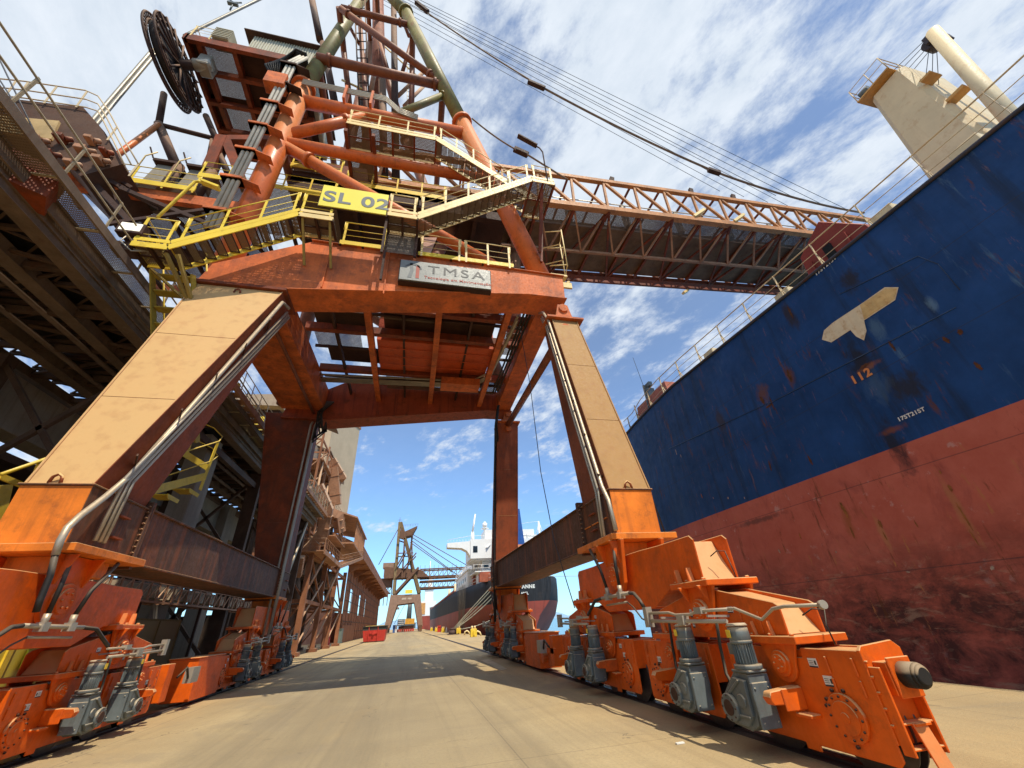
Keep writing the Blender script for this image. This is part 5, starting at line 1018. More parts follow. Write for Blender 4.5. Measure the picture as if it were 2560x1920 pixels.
for xc in (-12.3, -10.95):
    m = MB(); m.hexa([(xc-.62, 13.8, 18.4), (xc+.55, 13.8, 18.4), (xc+.55, 14.8, 18.4), (xc-.62, 14.8, 18.4), (xc-.5, 14.0, 20.9), (xc+.2, 14.0, 20.9), (xc+.2, 14.6, 20.9), (xc-.5, 14.6, 20.9)]); hp = m.build('dust_filter', mat('dull grey filter', (.28, .24, .18), .6, var=.3, grime=.3), SL, bevel=.02)
    m = MB(); m.tube((xc+.45, 13.8, 18.4), (xc+.4, 14.0, 21.0), .2, 10); m.box(xc-.6, xc+.5, 13.8, 14.8, 20.9, 21.05); m.beam((xc-.6, 13.8, 21.0), (xc-.8, 13.6, 21.5), .05, .05); m.build('fan', DARK, hp)
    m = MB(); m.path([(xc-.75, 13.6, 18.4), (xc-.75, 13.6, 20.8), (xc-.4, 13.6, 21.2)], .03, 5); m.build('pipe', YPALE, hp)
# truss arms rising to the house
for a, b_, r in (((558, 348), (500, 482), .5), ((565, 350), (612, 470), .45), ((555, 352), (690, 352), .4), ((397, 311), (445, 425), .22), ((397, 311), (530, 345), .12), ((410, 235), (397, 311), .16), ((515, 290), (545, 360), .16), ((548, 385), (575, 445), .16), ((520, 400), (530, 350), .1)):
    m = MB(); m.beam(P(*a, y=14.5), P(*b_, y=14.5), r, r) if r > .3 else m.tube(P(*a, y=14.5), P(*b_, y=14.5), r, 10); m.build('house_support', DARKR if r > .3 else DARK, SL)
m = MB(); a, b_ = P(397, 311, y=14.3), P(215, 445, y=13.6); m.tube(a, b_, .13, 10); m.tube(b_, b_+Vector((-.6, 0, -.3)), .4, 12, .5); m.build('tail_strut', TUBE, SL)
for d in (-.12, .12): rope(P(389, 125, y=13.5)+Vector((d, 0, 0)), P(212, 335, y=13.5)+Vector((d, 0, 0)), .09, GALV, 'stay_bar')
rope(P(460, 90, y=13.5), P(655, -5, y=13.5), .09, GALV, 'stay_bar')
m = MB(); q = P(575, 25, y=13.4); m.tube(q, q+Vector((-.1, 0, 1.2)), .05, 6); m.path([q+Vector((-.5, 0, 1.6)), q+Vector((-.1, 0, 1.2)), q+Vector((.3, 0, 1.5))], .05, 6); m.box(q.x-.4, q.x+.2, q.y-.1, q.y+.1, q.z+.9, q.z+1.1); m.build('anemometer', GREYD, SL)
# machinery house platform z=30
HZ = 29.1
m = MB(); m.box(-13.5, -7.7, 12.1, 12.3, HZ-.1, HZ+.5); m.box(-13.6, -7.7, 18.4, 18.6, HZ-.1, HZ+.5); m.box(-13.6, -13.4, 12.1, 18.5, HZ-.1, HZ+.5)
for x in (-12.9, -11.2, -9.6, -8.2): m.box(x-.12, x+.12, 12.3, 18.4, HZ-.1, HZ+.3)
for y in (13.6, 15.2, 16.8): m.box(-13.5, -7.7, y-.1, y+.1, HZ-.2, HZ+.2)
m.m = 0; hp = m.build('house_deck', DARKR, SL)
m = MB(); m.box(-11.2, -7.7, 12.3, 18.4, HZ+.3, HZ+.34); m.box(-13.4, -11.2, 14.9, 15.3, HZ+.3, HZ+.34); m.box(-13.4, -12.9, 12.3, 18.4, HZ+.3, HZ+.34); m.build('deck_plate', DARK, hp)
m = MB(); m.box(-12.9, -11.2, 12.3, 14.9, HZ+.32, HZ+.34); m.box(-12.9, -11.2, 15.3, 18.4, HZ+.32, HZ+.34); m.build('floor_grating', GRATEF, hp)
m = MB(); m.m = 0; m.box(-11.0, -7.5, 12.6, 18, HZ+.5, HZ+3.0)
for k in range(25): x = -11.0+.14*k; m.box(x, x+.07, 12.56, 12.6, HZ+.5, HZ+3.0)
m.m = 1; m.hexa([(-11.5, 12.3, HZ+3.0), (-7.4, 12.3, HZ+3.0), (-7.4, 18.2, HZ+3.4), (-11.5, 18.2, HZ+3.4), (-11.5, 12.3, HZ+3.08), (-7.4, 12.3, HZ+3.08), (-7.4, 18.2, HZ+3.48), (-11.5, 18.2, HZ+3.48)])
m.build('corrugated_house', [mat('pale corrugated sheet', (.50, .47, .36), .6, var=.15, streak=.2), DARK], SL)
m = MB(); m.box(-12.4, -11.6, 12.0, 12.7, HZ+.6, HZ+1.7)
for k in range(6): m.box(-12.43, -11.57, 11.96, 12.0, HZ+.63+.18*k, HZ+.72+.18*k)
m.build('ventilation_unit', mat('pale slatted unit', (.45, .40, .28), .6), SL, bevel=.02)
railing([(-13.4, 18, HZ+.5), (-13.4, 12.1, HZ+.5), (-12.4, 12.1, HZ+.5)], hp, mt=YPALE)
# cable reel: ring, spokes, cable windings
rc = Vector((-13.96, 13.0, 27.9)); ax = Vector((.962, -.093, .26)).normalized(); u = ax.orthogonal().normalized(); v = ax.cross(u); RR = 2.1
m = MB()
for R2, off in ((RR, -.35), (RR, .35), (RR*.86, -.35), (RR*.86, .35)):
    m.path([rc+ax*off*.7+(u*math.cos(t)+v*math.sin(t))*R2 for t in [k*2*math.pi/48 for k in range(49)]], .06, 6)
for k in range(44):
    t = k*2*math.pi/44; d = u*math.cos(t)+v*math.sin(t); m.tube(rc+ax*.25+d*RR, rc+ax*.25+d*RR*.80, .035, 5); m.tube(rc-ax*.25+d*RR, rc-ax*.25+d*RR*.80, .035, 5)
rl = m.build('cable_reel', DARK, SL)
m = MB()
for k in range(16):
    t = k*2*math.pi/16; d = u*math.cos(t)+v*math.sin(t); m.tube(rc+ax*.3, rc+ax*.35+d*RR, .055, 5)
m.tube(rc-ax*.4, rc+ax*1.2, .25, 12); m.build('spoke', DARK, rl)
m = MB(); m.tube(rc-ax*.18, rc+ax*.18, RR*.84, 40); m.build('wound_cable', mat('wound black cable', (.03, .022, .02), .8), rl)
m = MB(); m.tube(rc+ax*.9, rc+ax*1.8, .3, 12); m.box(-12.9, -12.3, 12.6, 13.4, HZ-1.1, HZ-.2); m.build('reel_drive', GALV, rl, bevel=.05)
# cable ladder climbing the left mast leg
m = MB()
for dx in (-.17, 0, .17): m.path([(-7.72+dx, 11.35, 14.2), (-7.70+dx, 11.35, 27.2), (-7.5+dx, 11.6, 28.6)], .075, 8)
cl = m.build('cable_ladder', mat('grey dusty cables', (.50, .45, .36), .6, var=.25), SL)
for k in range(7):
    z = 15.0+1.95*k; m = MB(); m.prism([(-8.15, z), (-7.35, z), (-6.75, z-.25), (-7.35, z+.06), (-8.15, z+.1)], 'y', 11.2, 11.6); m.box(-8.15, -7.4, 11.16, 11.64, z+.0, z+.12); m.build('cable_clamp', FRAME if k < 5 else DARK, cl)
m = MB(); m.box(-8.4, -7.5, 11.1, 11.7, 24.4, 25.4); m.build('junction_box', FRAME, cl, bevel=.02)
m = MB()
for k in range(7): m.path([(-7.4, 11.5+.1*k, 28.8), (-8.0-.1*k, 11.6+.1*k, 29.3), (-8.7-.1*k, 12.0, 28.4-.1*k), (-8.8, 12.5, 27.2), (-8.2, 13, 28.9)], .07, 6)
m.build('cable_loop', HOSE, cl)
pipes([(-7.0, 11.5, 25.6), (-2.9, 11.5, 25.6), (-2.2, 11.6, 24.9), (-1.2, 11.6, 24.6)], [(0, 0, 0), (0, 0, .14), (0, 0, .28), (0, 0, .42)], .045, mt=GALV)
m = MB()
for x in (-4.9, -3.6): m.box(x-.06, x+.06, 11.4, 11.9, 24.9, 26.2)
m.build('pipe_bracket', TUBE, SL)
# ================================================================== yellow spiral access on the landside leg
m = MB(); m.tube(P(365, 1220, x=-9.05), P(459, 1060, x=-9.05), .27, 16); sp_ = m.build('access_column', YELLOW, SL)
m = MB(); a, b_, c, d = P(307, 1238, x=-8.35), P(330, 1215, x=-8.70), P(513, 1185, x=-8.35), P(517, 1230, x=-8.35)
m.beam(P(312, 1245, x=-8.24), P(515, 1190, x=-8.24), .03, .28); m.beam(P(318, 1245, x=-8.24), P(352, 1170, x=-8.24), .03, .2); m.beam(P(500, 1225, x=-8.24), P(545, 1105, x=-8.24), .03, .18); m.beam(P(455, 1130, x=-8.82), P(520, 1170, x=-8.58), .03, .25)
m.build('stair_stringer', YELLOW, sp_)
m = MB(); m.path([P(345, 1185, x=-8.24), P(460, 1130, x=-8.24), P(548, 1103, x=-8.24), P(556, 1092, x=-8.35), P(535, 1070, x=-8.70), P(475, 1045, x=-9.16)], .025, 6); m.path([P(340, 1215, x=-8.24), P(530, 1152, x=-8.24), P(545, 1140, x=-8.35), P(530, 1120, x=-8.70), P(460, 1085, x=-9.05)], .02, 6)
m.beam(P(470, 1130, x=-9.05), P(495, 1060, x=-9.05), .03, .1); m.build('handrail', YELLOW, sp_)
for (px, py) in ((350, 1257), (425, 1242), (478, 1228)):
    q = P(px, py, x=-8.35); m = MB(); m.box(q.x-.5, q.x+.1, q.y-.35, q.y+.35, q.z-.03, q.z); m.prism([(q.y-.35, q.z-.14), (q.y+.35, q.z-.14), (q.y+.42, q.z), (q.y-.42, q.z)], 'x', q.x+.1, q.x+.12); m.build('tread', [YELLOW], sp_)
m = MB(); m.beam(P(560, 985, x=-8.47), P(610, 890, x=-8.47), .04, .2); m.beam(P(565, 960, x=-8.47), P(600, 965, x=-8.47), .04, .25); m.build('stair_stringer', YELLOW, sp_)
m = MB(); m.path([P(0, 1187, x=-7.6), P(118, 1146, x=-7.6), P(128, 1155, x=-7.6), P(118, 1180, x=-7.8)], .035, 6); m.beam(P(105, 1150, x=-7.6), P(70, 1240, x=-7.6), .04, .14); m.beam(P(0, 1190, x=-7.7), P(60, 1215, x=-7.7), .05, .1); m.beam(P(15, 1212, x=-7.7), P(-10, 1320, x=-7.7), .04, .25); m.build('handrail', YELLOW, sp_)
# ================================================================== SHORE: conveyor gallery
GL = empty('conveyor_gallery', 'long dark elevated conveyor gallery with lattice underside on the landside, upper left', 'conveyor gallery', (-11.6, 15, 0))
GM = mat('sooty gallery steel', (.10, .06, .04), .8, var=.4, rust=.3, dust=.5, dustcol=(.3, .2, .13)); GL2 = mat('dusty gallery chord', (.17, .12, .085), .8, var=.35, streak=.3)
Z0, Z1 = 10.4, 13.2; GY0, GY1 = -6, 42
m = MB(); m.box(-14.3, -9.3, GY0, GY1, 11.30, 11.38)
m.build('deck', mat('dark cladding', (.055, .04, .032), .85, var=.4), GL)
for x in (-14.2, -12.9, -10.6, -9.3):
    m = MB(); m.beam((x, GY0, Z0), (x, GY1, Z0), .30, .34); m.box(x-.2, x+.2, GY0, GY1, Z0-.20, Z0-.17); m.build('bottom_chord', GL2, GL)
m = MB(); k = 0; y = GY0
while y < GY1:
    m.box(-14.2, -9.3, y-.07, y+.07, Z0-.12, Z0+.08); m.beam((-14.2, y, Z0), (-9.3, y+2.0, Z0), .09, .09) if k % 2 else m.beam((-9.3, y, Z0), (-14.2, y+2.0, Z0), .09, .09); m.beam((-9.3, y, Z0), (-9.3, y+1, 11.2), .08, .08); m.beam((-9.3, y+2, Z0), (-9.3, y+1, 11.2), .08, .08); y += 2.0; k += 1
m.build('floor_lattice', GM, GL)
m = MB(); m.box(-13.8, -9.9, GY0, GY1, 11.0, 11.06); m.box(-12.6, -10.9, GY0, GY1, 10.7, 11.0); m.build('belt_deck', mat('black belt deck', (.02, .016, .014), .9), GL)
m = MB(); k = 0; y = GY0
while y < GY1:
    for x0_, x1_ in ((-14.2, -12.9), (-12.9, -10.6), (-10.6, -9.3)): m.beam((x0_, y, Z0+.3), (x1_, y+1, Z0+.3), .06, .06); m.beam((x1_, y, Z0+.3), (x0_, y+1, Z0+.3), .06, .06)
    m.box(-14.2, -9.3, y+.95, y+1.05, Z0+.2, Z0+.34); y += 1.0 if k % 2 else 1.0; k += 1
m.build('idler_frame', GM, GL)
for x_ in (-12.2, -11.2): m = MB(); m.tube((x_, GY0, Z0-.1), (x_, GY1, Z0-.1), .09, 8); m.build('pipe', GL2, GL)
for k in range(30):
    m = MB(); y_ = GY0+1.6*k; m.tube((-12.7, y_, 10.62), (-10.8, y_, 10.62), .09, 8); m.build('idler_roller', DARK, GL)
m = MB(); m.beam((-9.15, GY0, 10.55), (-9.15, GY1, 10.55), .12, .22); m.beam((-8.95, GY0, 10.7), (-8.95, GY1, 10.7), .06, .3); m.build('cable_tray', GL2, GL)
m = MB(); m.beam((-14.8, 4, 10.9), (-8.8, 8.0, 10.9), .7, .9); m.build('tripper_beam', DARKR, GL)
m = MB(); m.box(-9.2, -8.4, GY0, GY1, 11.0, 11.03); m.build('walkway_grating', GRATEF, GL)
m = MB(); m.box(-9.2, -9.14, GY0, GY1, 10.85, 11.05); m.box(-8.44, -8.38, GY0, GY1, 10.85, 11.1); m.build('walkway_edge', GL2, GL)
m = MB()
for h in (.5, 1.0): m.tube((-8.4, GY0, 11.05+h), (-8.4, GY1, 11.05+h), .025, 6)
for k in range(32): y = GY0+1.5*k; m.beam((-8.4, y, 10.9), (-8.4, y, 12.1), .06, .03, (1, 0, 0)); m.beam((-9.2, y, 10.9), (-8.4, y, 10.9), .05, .05)
m.build('railing', mat('dusty gallery railing', (.34, .27, .17), .7, rust=.3), GL)
for (y, w_) in ((20.6, .9), (34, .9)):
    for x in (-10.2, -13.8):
        m = MB(); m.box(x-.4, x+.4, y, y+1.3, 0, Z0-.2); m.box(x-.5, x+.5, y-.1, y+1.4, 5.4, 5.8); m.build('concrete_column', CONC, GL, bevel=.02)
for y in (14.5, 27, 40):
    for x in (-9.6, -13.8):
        m = MB(); m.box(x-.25, x+.25, y-.25, y+.25, 0, Z0-.2); m.box(x-.32, x+.32, y-.27, y-.23, 0, Z0-.2); m.build('steel_column', GM, GL)
    m = MB(); m.beam((-9.6, y, .5), (-13.8, y, 5), .15, .15); m.beam((-13.8, y, .5), (-9.6, y, 5), .15, .15); m.beam((-9.6, y, 5.2), (-13.8, y, Z0-.3), .15, .15); m.beam((-13.8, y, 5.2), (-9.6, y, Z0-.3), .15, .15); m.box(-13.8, -9.6, y-.12, y+.12, 5, 5.3); m.build('cross_brace', GM, GL)
m = MB(); m.beam((-9.6, 14.5, 9.5), (-9.6, 27, 9.5), .2, .3); m.beam((-9.6, 27, 4.5), (-9.6, 40, 9.5), .2, .2); m.beam((-9.6, 40, 4.5), (-9.6, 27, 9.5), .2, .2); m.build('tie_brace', GM, GL)
m = MB(); m.beam((-8.9, 16, 11.3), (-8.9, 44, 11.3), .1, .3); m.beam((-8.2, 16, 11.3), (-8.2, 44, 11.3), .1, .3)
for k in range(40): m.box(-8.9, -8.2, 16+.7*k, 16.5+.7*k, 11.2, 11.23)
wk = m.build('side_walkway', RUSTL, GL); railing([(-8.2, 16, 11.4), (-8.2, 44, 11.4)], wk, mt=RAILC); railing([(-8.9, 16, 11.4), (-8.9, 44, 11.4)], wk, mt=RAILC)  # pale steel and rail colours stand in for sunlight on this walkway
m = MB(); m.hexa([tuple(P(*p, x=-10)) for p in ((545, 960), (575, 975), (545, 1110), (500, 1060))]+[tuple(P(*p, x=-10.8)) for p in ((545, 960), (575, 975), (545, 1110), (500, 1060))]); m.build('black_hopper', mat('black hopper', (.02, .02, .02), .7), GL)
# concrete beam and hall behind
HL = MB(); HL.box(-14.9, -14.0, -6, 40, 8.25, 10.05); tag(HL.build('concrete_beam', CONC, bevel=.02), 'stained grey concrete beam running below the gallery at the far left', 'concrete beam')
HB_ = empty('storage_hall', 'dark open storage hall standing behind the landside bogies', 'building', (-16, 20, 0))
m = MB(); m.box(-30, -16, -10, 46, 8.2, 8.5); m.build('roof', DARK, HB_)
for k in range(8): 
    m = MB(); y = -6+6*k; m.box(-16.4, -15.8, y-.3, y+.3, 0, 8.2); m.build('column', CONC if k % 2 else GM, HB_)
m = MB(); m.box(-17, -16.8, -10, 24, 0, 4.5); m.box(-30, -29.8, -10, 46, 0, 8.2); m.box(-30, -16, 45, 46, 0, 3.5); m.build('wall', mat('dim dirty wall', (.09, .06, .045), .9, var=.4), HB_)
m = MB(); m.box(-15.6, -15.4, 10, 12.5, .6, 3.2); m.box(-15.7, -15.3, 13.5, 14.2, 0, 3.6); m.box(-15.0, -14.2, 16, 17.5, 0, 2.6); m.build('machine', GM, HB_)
# low lattice cable gantry under the tie beam
lg = empty('lattice_cable_gantry', 'low pale lattice cable gantry seen under the landside tie beam', 'cable gantry', (-9.5, 20, 0))
m = MB(); y = 13.; 
for zz in (2.95, 3.6): m.beam((-9.3, 13, zz), (-9.3, 31, zz), .07, .07); m.beam((-9.9, 13, zz), (-9.9, 31, zz), .07, .07)
while y < 31:
    m.beam((-9.3, y, 2.95), (-9.3, y, 3.6), .05, .05); m.beam((-9.3, y, 2.95), (-9.3, y+.6, 3.6), .04, .04); m.beam((-9.9, y, 2.95), (-9.9, y+.6, 3.6), .04, .04); m.beam((-9.9, y, 2.95), (-9.3, y, 2.95), .04, .04); y += .6
m.build('lattice', RUSTL, lg)
for k in range(14): m = MB(); m.box(-9.8, -9.4, 13.4+1.25*k, 14.1+1.25*k, 3.1, 3.5); m.build('cable_tray', mat('pale dusty boxes', (.42, .33, .23), .8), lg)
for k in range(4): m = MB(); m.box(-9.65, -9.55, 14+5.2*k, 14.1+5.2*k, 0, 2.95); m.build('post', DARK, lg)
# mesh guards
g1 = MB(); g1.box(-8.6, -8.56, 17.3, 20.4, .6, 2.3); go = empty('mesh_screen', 'olive expanded mesh guard screen standing behind the landside bogies', 'mesh screen', (-8.6, 19, 0)); g1.build('mesh_panel', GRATEO, go)
m = MB(); 
for y in (17.3, 18.85, 20.4): m.box(-8.62, -8.54, y-.03, y+.03, 0, 2.35)
m.box(-8.62, -8.54, 17.3, 20.4, 2.3, 2.35); m.build('frame', mat('olive frame', (.22, .16, .05), .7), go)
go = empty('mesh_guard', 'bright yellow expanded mesh guard behind the nearest landside bogie', 'mesh guard', (-8, 11, 0)); m = MB(); m.box(-8.02, -7.98, 9.6, 13.4, .3, 1.95); m.build('mesh_panel', GRATEY, go)
m = MB(); 
for y in (9.55, 11.95, 13.4): m.box(-8.06, -7.94, y-.07, y+.07, 0, 2.0)
m.build('frame', YELLOW, go)
m = MB(); q = P(75, 1650, x=-7.9); m.box(-7.93, -7.9, q.y-.16, q.y+.16, q.z-.14, q.z+.2); m.build('yellow_label', mat('lime label', (.75, .85, .05), .5), go)
# white roofed plant building over the gallery end
pb = empty('plant_house', 'pale roofed plant house with yellow railed platform above the gallery end', 'building', (-16, 40, 0))
m = MB(); m.hexa([(-19, 40, 21.6), (-13.8, 40, 21.6), (-13.8, 50, 21.6), (-19, 50, 21.6), (-19, 40, 22.6), (-13.8, 40, 23.0), (-13.8, 50, 23.0), (-19, 50, 22.6)]); m.build('roof', SHEET, pb)
m = MB(); m.box(-18.5, -14.2, 41, 49, 14, 21.6); m.build('wall', DARK, pb)
m = MB(); m.box(-18.5, -13.6, 39.4, 41, 17.6, 17.8); m.box(-18.5, -13.6, 39.2, 41, 15.4, 15.5); m.box(-15.8, -14.6, 39.9, 40.9, 18.6, 20.3); m.build('platform', YELLOW, pb)
railing([(-18.5, 39.4, 17.8), (-13.6, 39.4, 17.8), (-13.6, 41, 17.8)], pb, mt=YPALE); railing([(-18.5, 39.3, 15.5), (-13.6, 39.3, 15.5)], pb, mt=YPALE)
m = MB(); 
for x in (-18, -14): m.box(x-.15, x+.15, 42, 42.3, 0, 14)
m.build('column', GM, pb)
# ================================================================== rusty transfer tower
TT = empty('transfer_tower', 'rusty open steel transfer tower with zigzag chutes and railed platforms', 'transfer tower', (-11, 52, 0))
xs, ys = (-15.5, -12.2, -9.3), (44, 52, 60, 68)
for x in xs:
    for y in ys:
        m = MB(); m.box(x-.22, x+.22, y-.22, y+.22, .3, 17 if x < -10 else 9); m.box(x-.45, x+.45, y-.45, y+.45, 0, .3); m.build('column', RUSTB if x > -10 else GM, TT)
m = MB()
for y in ys:
    for z in (4.2, 8.2, 12.5, 16.8): m.beam((xs[0], y, z), (xs[2] if z < 10 else xs[1], y, z), .2, .3)
    m.beam((xs[1], y, .4), (xs[2], y, 4.1), .13, .13); m.beam((xs[2], y, 4.3), (xs[1], y, 8.1), .15, .15); m.beam((xs[0], y, .4), (xs[1], y, 4.1), .13, .13); m.beam((xs[1], y, 8.4), (xs[0], y, 12.4), .13, .13)
for x in xs:
    for z in (4.2, 8.2): m.beam((x, 44, z), (x, 68, z), .2, .3)
for y0_, y1_ in zip(ys, ys[1:]): 
    m.beam((xs[2], y0_, .5), (xs[2], y1_, 4.1), .14, .14); m.beam((xs[2], y1_, 4.3), (xs[2], y0_, 8.1), .16, .16); m.beam((xs[1], y0_, .5), (xs[1], y1_, 4.1), .14, .14)
m.build('frame_bracing', RUSTB, TT)
m = MB(); m.box(-12, -8.0, 43, 54, 8.2, 8.3); m.beam((-8.0, 43, 8.15), (-8.0, 54, 8.15), .12, .4); m.beam((-8.0, 54, 8.15), (-8.0, 76, 12.0), .12, .4); m.beam((-9.2, 54, 8.15), (-9.2, 76, 12.0), .12, .4)
for k in range(20): m.box(-9.2, -8.0, 54+1.1*k, 54.5+1.1*k, 8.25+.19*k, 8.30+.19*k)
m.build('platform', RUSTL, TT); railing([(-8.0, 43, 8.3), (-8.0, 54, 8.3), (-8.0, 76, 12.1)], TT, mt=RUSTL); railing([(-12, 43, 8.3), (-8.0, 43, 8.3)], TT, mt=RUSTL)
m = MB(); m.box(-12.5, -9, 50, 58, 13.5, 13.6); m.build('platform', RUSTL, TT); railing([(-12.5, 50, 13.6), (-9, 50, 13.6), (-9, 58, 13.6)], TT, mt=RUSTL); 
for z in (11.2,): m = MB(); m.box(-11.5, -8.8, 52, 60, z, z+.1); m.build('platform', RUSTL, TT); railing([(-11.5, 52, z+.1), (-8.8, 52, z+.1), (-8.8, 60, z+.1)], TT, mt=RUSTL)
def chute(pts, w_, y, mt=RUSTL):
    m = MB(); q = [P(px, py, y=y+.8*i) for i, (px, py) in enumerate(pts)]; m.path(q, w_*.66, 4)
    for a, b_ in zip(q, q[1:]):
        d = (b_-a).normalized(); L_ = (b_-a).length
        for t in (.25, .75): c_ = a+(b_-a)*t; m.path([c_-d*.03, c_+d*.03], w_*.72, 4)
    for f in range(len(m.sm)): m.sm[f] = False
    return m.build('chute', mt, TT)
chute([(793, 1215), (818, 1275), (806, 1335), (752, 1395)], 1.15, 42); chute([(750, 1392), (742, 1440)], .8, 42)
chute([(833, 1170), (840, 1262)], 1.2, 50); chute([(812, 1275), (845, 1290), (850, 1330)], .9, 46); chute([(828, 1150), (855, 1195), (838, 1205)], 1.1, 50)
m = MB(); m.hexa([tuple(P(*p, y=48)) for p in ((808, 1130), (822, 1140), (790, 1235), (775, 1200))]+[tuple(P(*p, y=52)) for p in ((820, 1060), (834, 1070), (806, 1240), (790, 1200))]) if False else m.box(-13.6, -12.0, 47, 53, 14, 21); m.build('enclosure', SHEET, TT)
for (x, y, z) in ((-11.4, 50, 21.0), (-11.2, 54, 18.8), (-11.0, 48, 23.5)): m = MB(); m.hexa([(x-.9, y, z+.4), (x+.9, y, z-.3), (x+.9, y+2.4, z-.3), (x-.9, y+2.4, z+.4), (x-.9, y, z+.5), (x+.9, y, z-.2), (x+.9, y+2.4, z-.2), (x-.9, y+2.4, z+.5)]); m.build('canopy', mat('brown canopy sheet', (.16, .10, .07), .8), TT)
m = MB(); m.beam((-9.9, 66, .2), (-10.2, 67, 2.2), .35, .1); m.build('red_ladder', SKIPR, TT)
m = MB(); m.box(-9.6, -9.0, 70, 72, .2, 1.9); m.box(-9.62, -8.98, 69.9, 72.1, 1.9, 2.0); m.build('electric_cabinet', mat('grey green cabinet', (.16, .20, .17), .6), TT)
m = MB(); a, b_ = P(640, 1450, y=27), P(800, 1130, y=40); m.tube(P(712, 1455, x=-8.5), P(800, 1220, x=-10), .1, 6); m.build('pipe', GALV, TT)
# silo tower
m = MB(); m.box(-13.5, -12.4, 44, 68, 4.3, 8.0); m.box(-15.4, -12.2, 45, 67, 8.3, 12.3); m.box(-14.8, -12.8, 50, 60, .2, 3.6); m.build('enclosure', mat('dim rusty sheeting', (.10, .05, .03), .85, var=.5, rust=.4), TT)
for y_ in (46, 50, 55, 59, 64):
    m = MB(); m.hexa([(-11.8, y_, 6.6), (-10.2, y_, 6.6), (-10.2, y_+2.4, 6.6), (-11.8, y_+2.4, 6.6), (-12.1, y_-.2, 8.1), (-9.9, y_-.2, 8.1), (-9.9, y_+2.6, 8.1), (-12.1, y_+2.6, 8.1)]); m.tube((-11, y_+1.2, 6.6), (-10.6, y_+1.2, 4.4), .35, 10); m.build('hopper', GM, TT)
for x_ in (-12.4, -10.3):
    for y_ in (44, 48, 52, 56, 60):
        m = MB(); m.box(x_-.1, x_+.1, y_-.1, y_+.1, 8.3, 20.5 if y_ < 58 else 15); m.build('scaffold_post', RUSTB if y_ % 8 else RUSTL, TT)
for lv, z_ in enumerate((10.6, 12.9, 15.2, 17.5, 19.8)):
    m = MB()
    for x_ in (-12.4, -10.3): m.beam((x_, 44, z_), (x_, 56, z_), .12, .2)
    for y_ in (44, 48, 52, 56): m.beam((-12.4, y_, z_), (-10.3, y_, z_), .12, .16)
    for y_ in (44, 48, 52): m.beam((-10.3, y_, z_-2.3), (-10.3, y_+4, z_), .09, .09); m.beam((-12.4, y_+4, z_-2.3), (-10.3, y_+4, z_), .08, .08)
    m.beam((-12.4, 44, z_-2.3), (-10.3, 44, z_), .1, .1); m.build('scaffold_level', RUSTL if lv % 2 else RUSTB, TT)
    if lv in (1, 3): 
        m = MB(); m.box(-12.3, -9.9, 44.2, 55.8, z_+.1, z_+.16); pf = m.build('platform', RUSTL, TT); railing([(-12.3, 44.1, z_+.16), (-9.9, 44.1, z_+.16), (-9.9, 55.8, z_+.16)], pf, mt=RUSTL)
for a_, b_, r_ in (((-10.1, 45, 8.4), (-10.1, 45, 18), .12), ((-9.9, 49.5, 8.4), (-10.2, 50, 16.5), .16), ((-11.6, 43.8, 8.3), (-10.6, 43.8, 14.5), .2), ((-10.0, 53.5, 8.4), (-9.9, 54, 19), .1), ((-9.4, 44, 4.3), (-8.4, 46, 8.1), .1), ((-9.3, 52, 3.0), (-8.1, 54, 8.0), .12), ((-9.3, 44, 2.5), (-9.3, 52, 6.5), .1)):
    m = MB(); m.tube(a_, b_, r_, 8); m.build('pipe', RUSTL, TT)
sb = empty('silo_tower', 'tall windowless tan tower rising behind the transfer tower', 'tower', (-13, 62, 0))
m = MB(); m.prism([(-9.95, 66.2), (-11.85, 61), (-14.2, 61), (-20, 70), (-14, 78)], 'z', 12, 31.5) if False else m.hexa([(-20, 58, 15), (-12.6, 58, 15), (-9.98, 66, 15), (-17.4, 66, 15), (-20, 58, 30.6), (-12.6, 58, 30.6), (-9.98, 66, 30.9), (-17.4, 66, 30.9)]); m.build('wall', TAN, sb)
m = MB(); m.hexa([(-20.2, 57.8, 30.6), (-12.5, 57.8, 30.6), (-9.8, 66.2, 30.9), (-17.6, 66.2, 30.9), (-20.2, 57.8, 31.0), (-12.5, 57.8, 31.0), (-9.8, 66.2, 31.3), (-17.6, 66.2, 31.3)]); m.build('parapet', RUSTL, sb)
m = MB(); m.box(-19.8, -12.7, 58.5, 66, 8.6, 15); m.build('base', DARK, sb)
for x_, y_ in ((-19.5, 58.4), (-12.8, 58.4), (-17.2, 65.6), (-10.4, 65.6)): m = MB(); m.box(x_-.3, x_+.3, y_-.3, y_+.3, 0, 15); m.build('column', RUSTB, sb)
# rusty conveyor shed along the quay
SHd = empty('conveyor_shed', 'long rust brown conveyor shed with sloping eaves and tall slit openings', 'shed', (-10, 110, 0))
y0, y1 = 76, 180
wl = MB(); segs = [(0, 0)]; ops = [(90.5, 94.5), (107.5, 110.5), (123, 125)]
yy = 84
for (a, b_) in ops: wl.box(-11.08, -11.0, yy, a, 0, 12.2); wl.box(-11.08, -11.0, a, b_, 0, 4.6); wl.box(-11.08, -11.0, a, b_, 8.6, 12.2); yy = b_
wl.box(-11.08, -11.0, yy, y1, 0, 12.2)
PLATE = mat('rust stained plate wall', (.34, .13, .055), .8, var=.4, scale=.4, rust=.3, streak=.3)
wl.build('wall', PLATE, SHd)
m = MB()
for k in range(22):
    y = 84+4.4*k; m.box(-11.0, -10.93, y-.12, y+.12, 0, 12.0)
    if k % 2 == 0: m.hexa([(-11, y, 10.6), (-10.9, y+.2, 10.6), (-8.1, y+.2, 12.0), (-8.1, y, 12.0), (-11, y, 12.1), (-10.9, y+.2, 12.1), (-8.2, y+.2, 12.3), (-8.2, y, 12.3)])
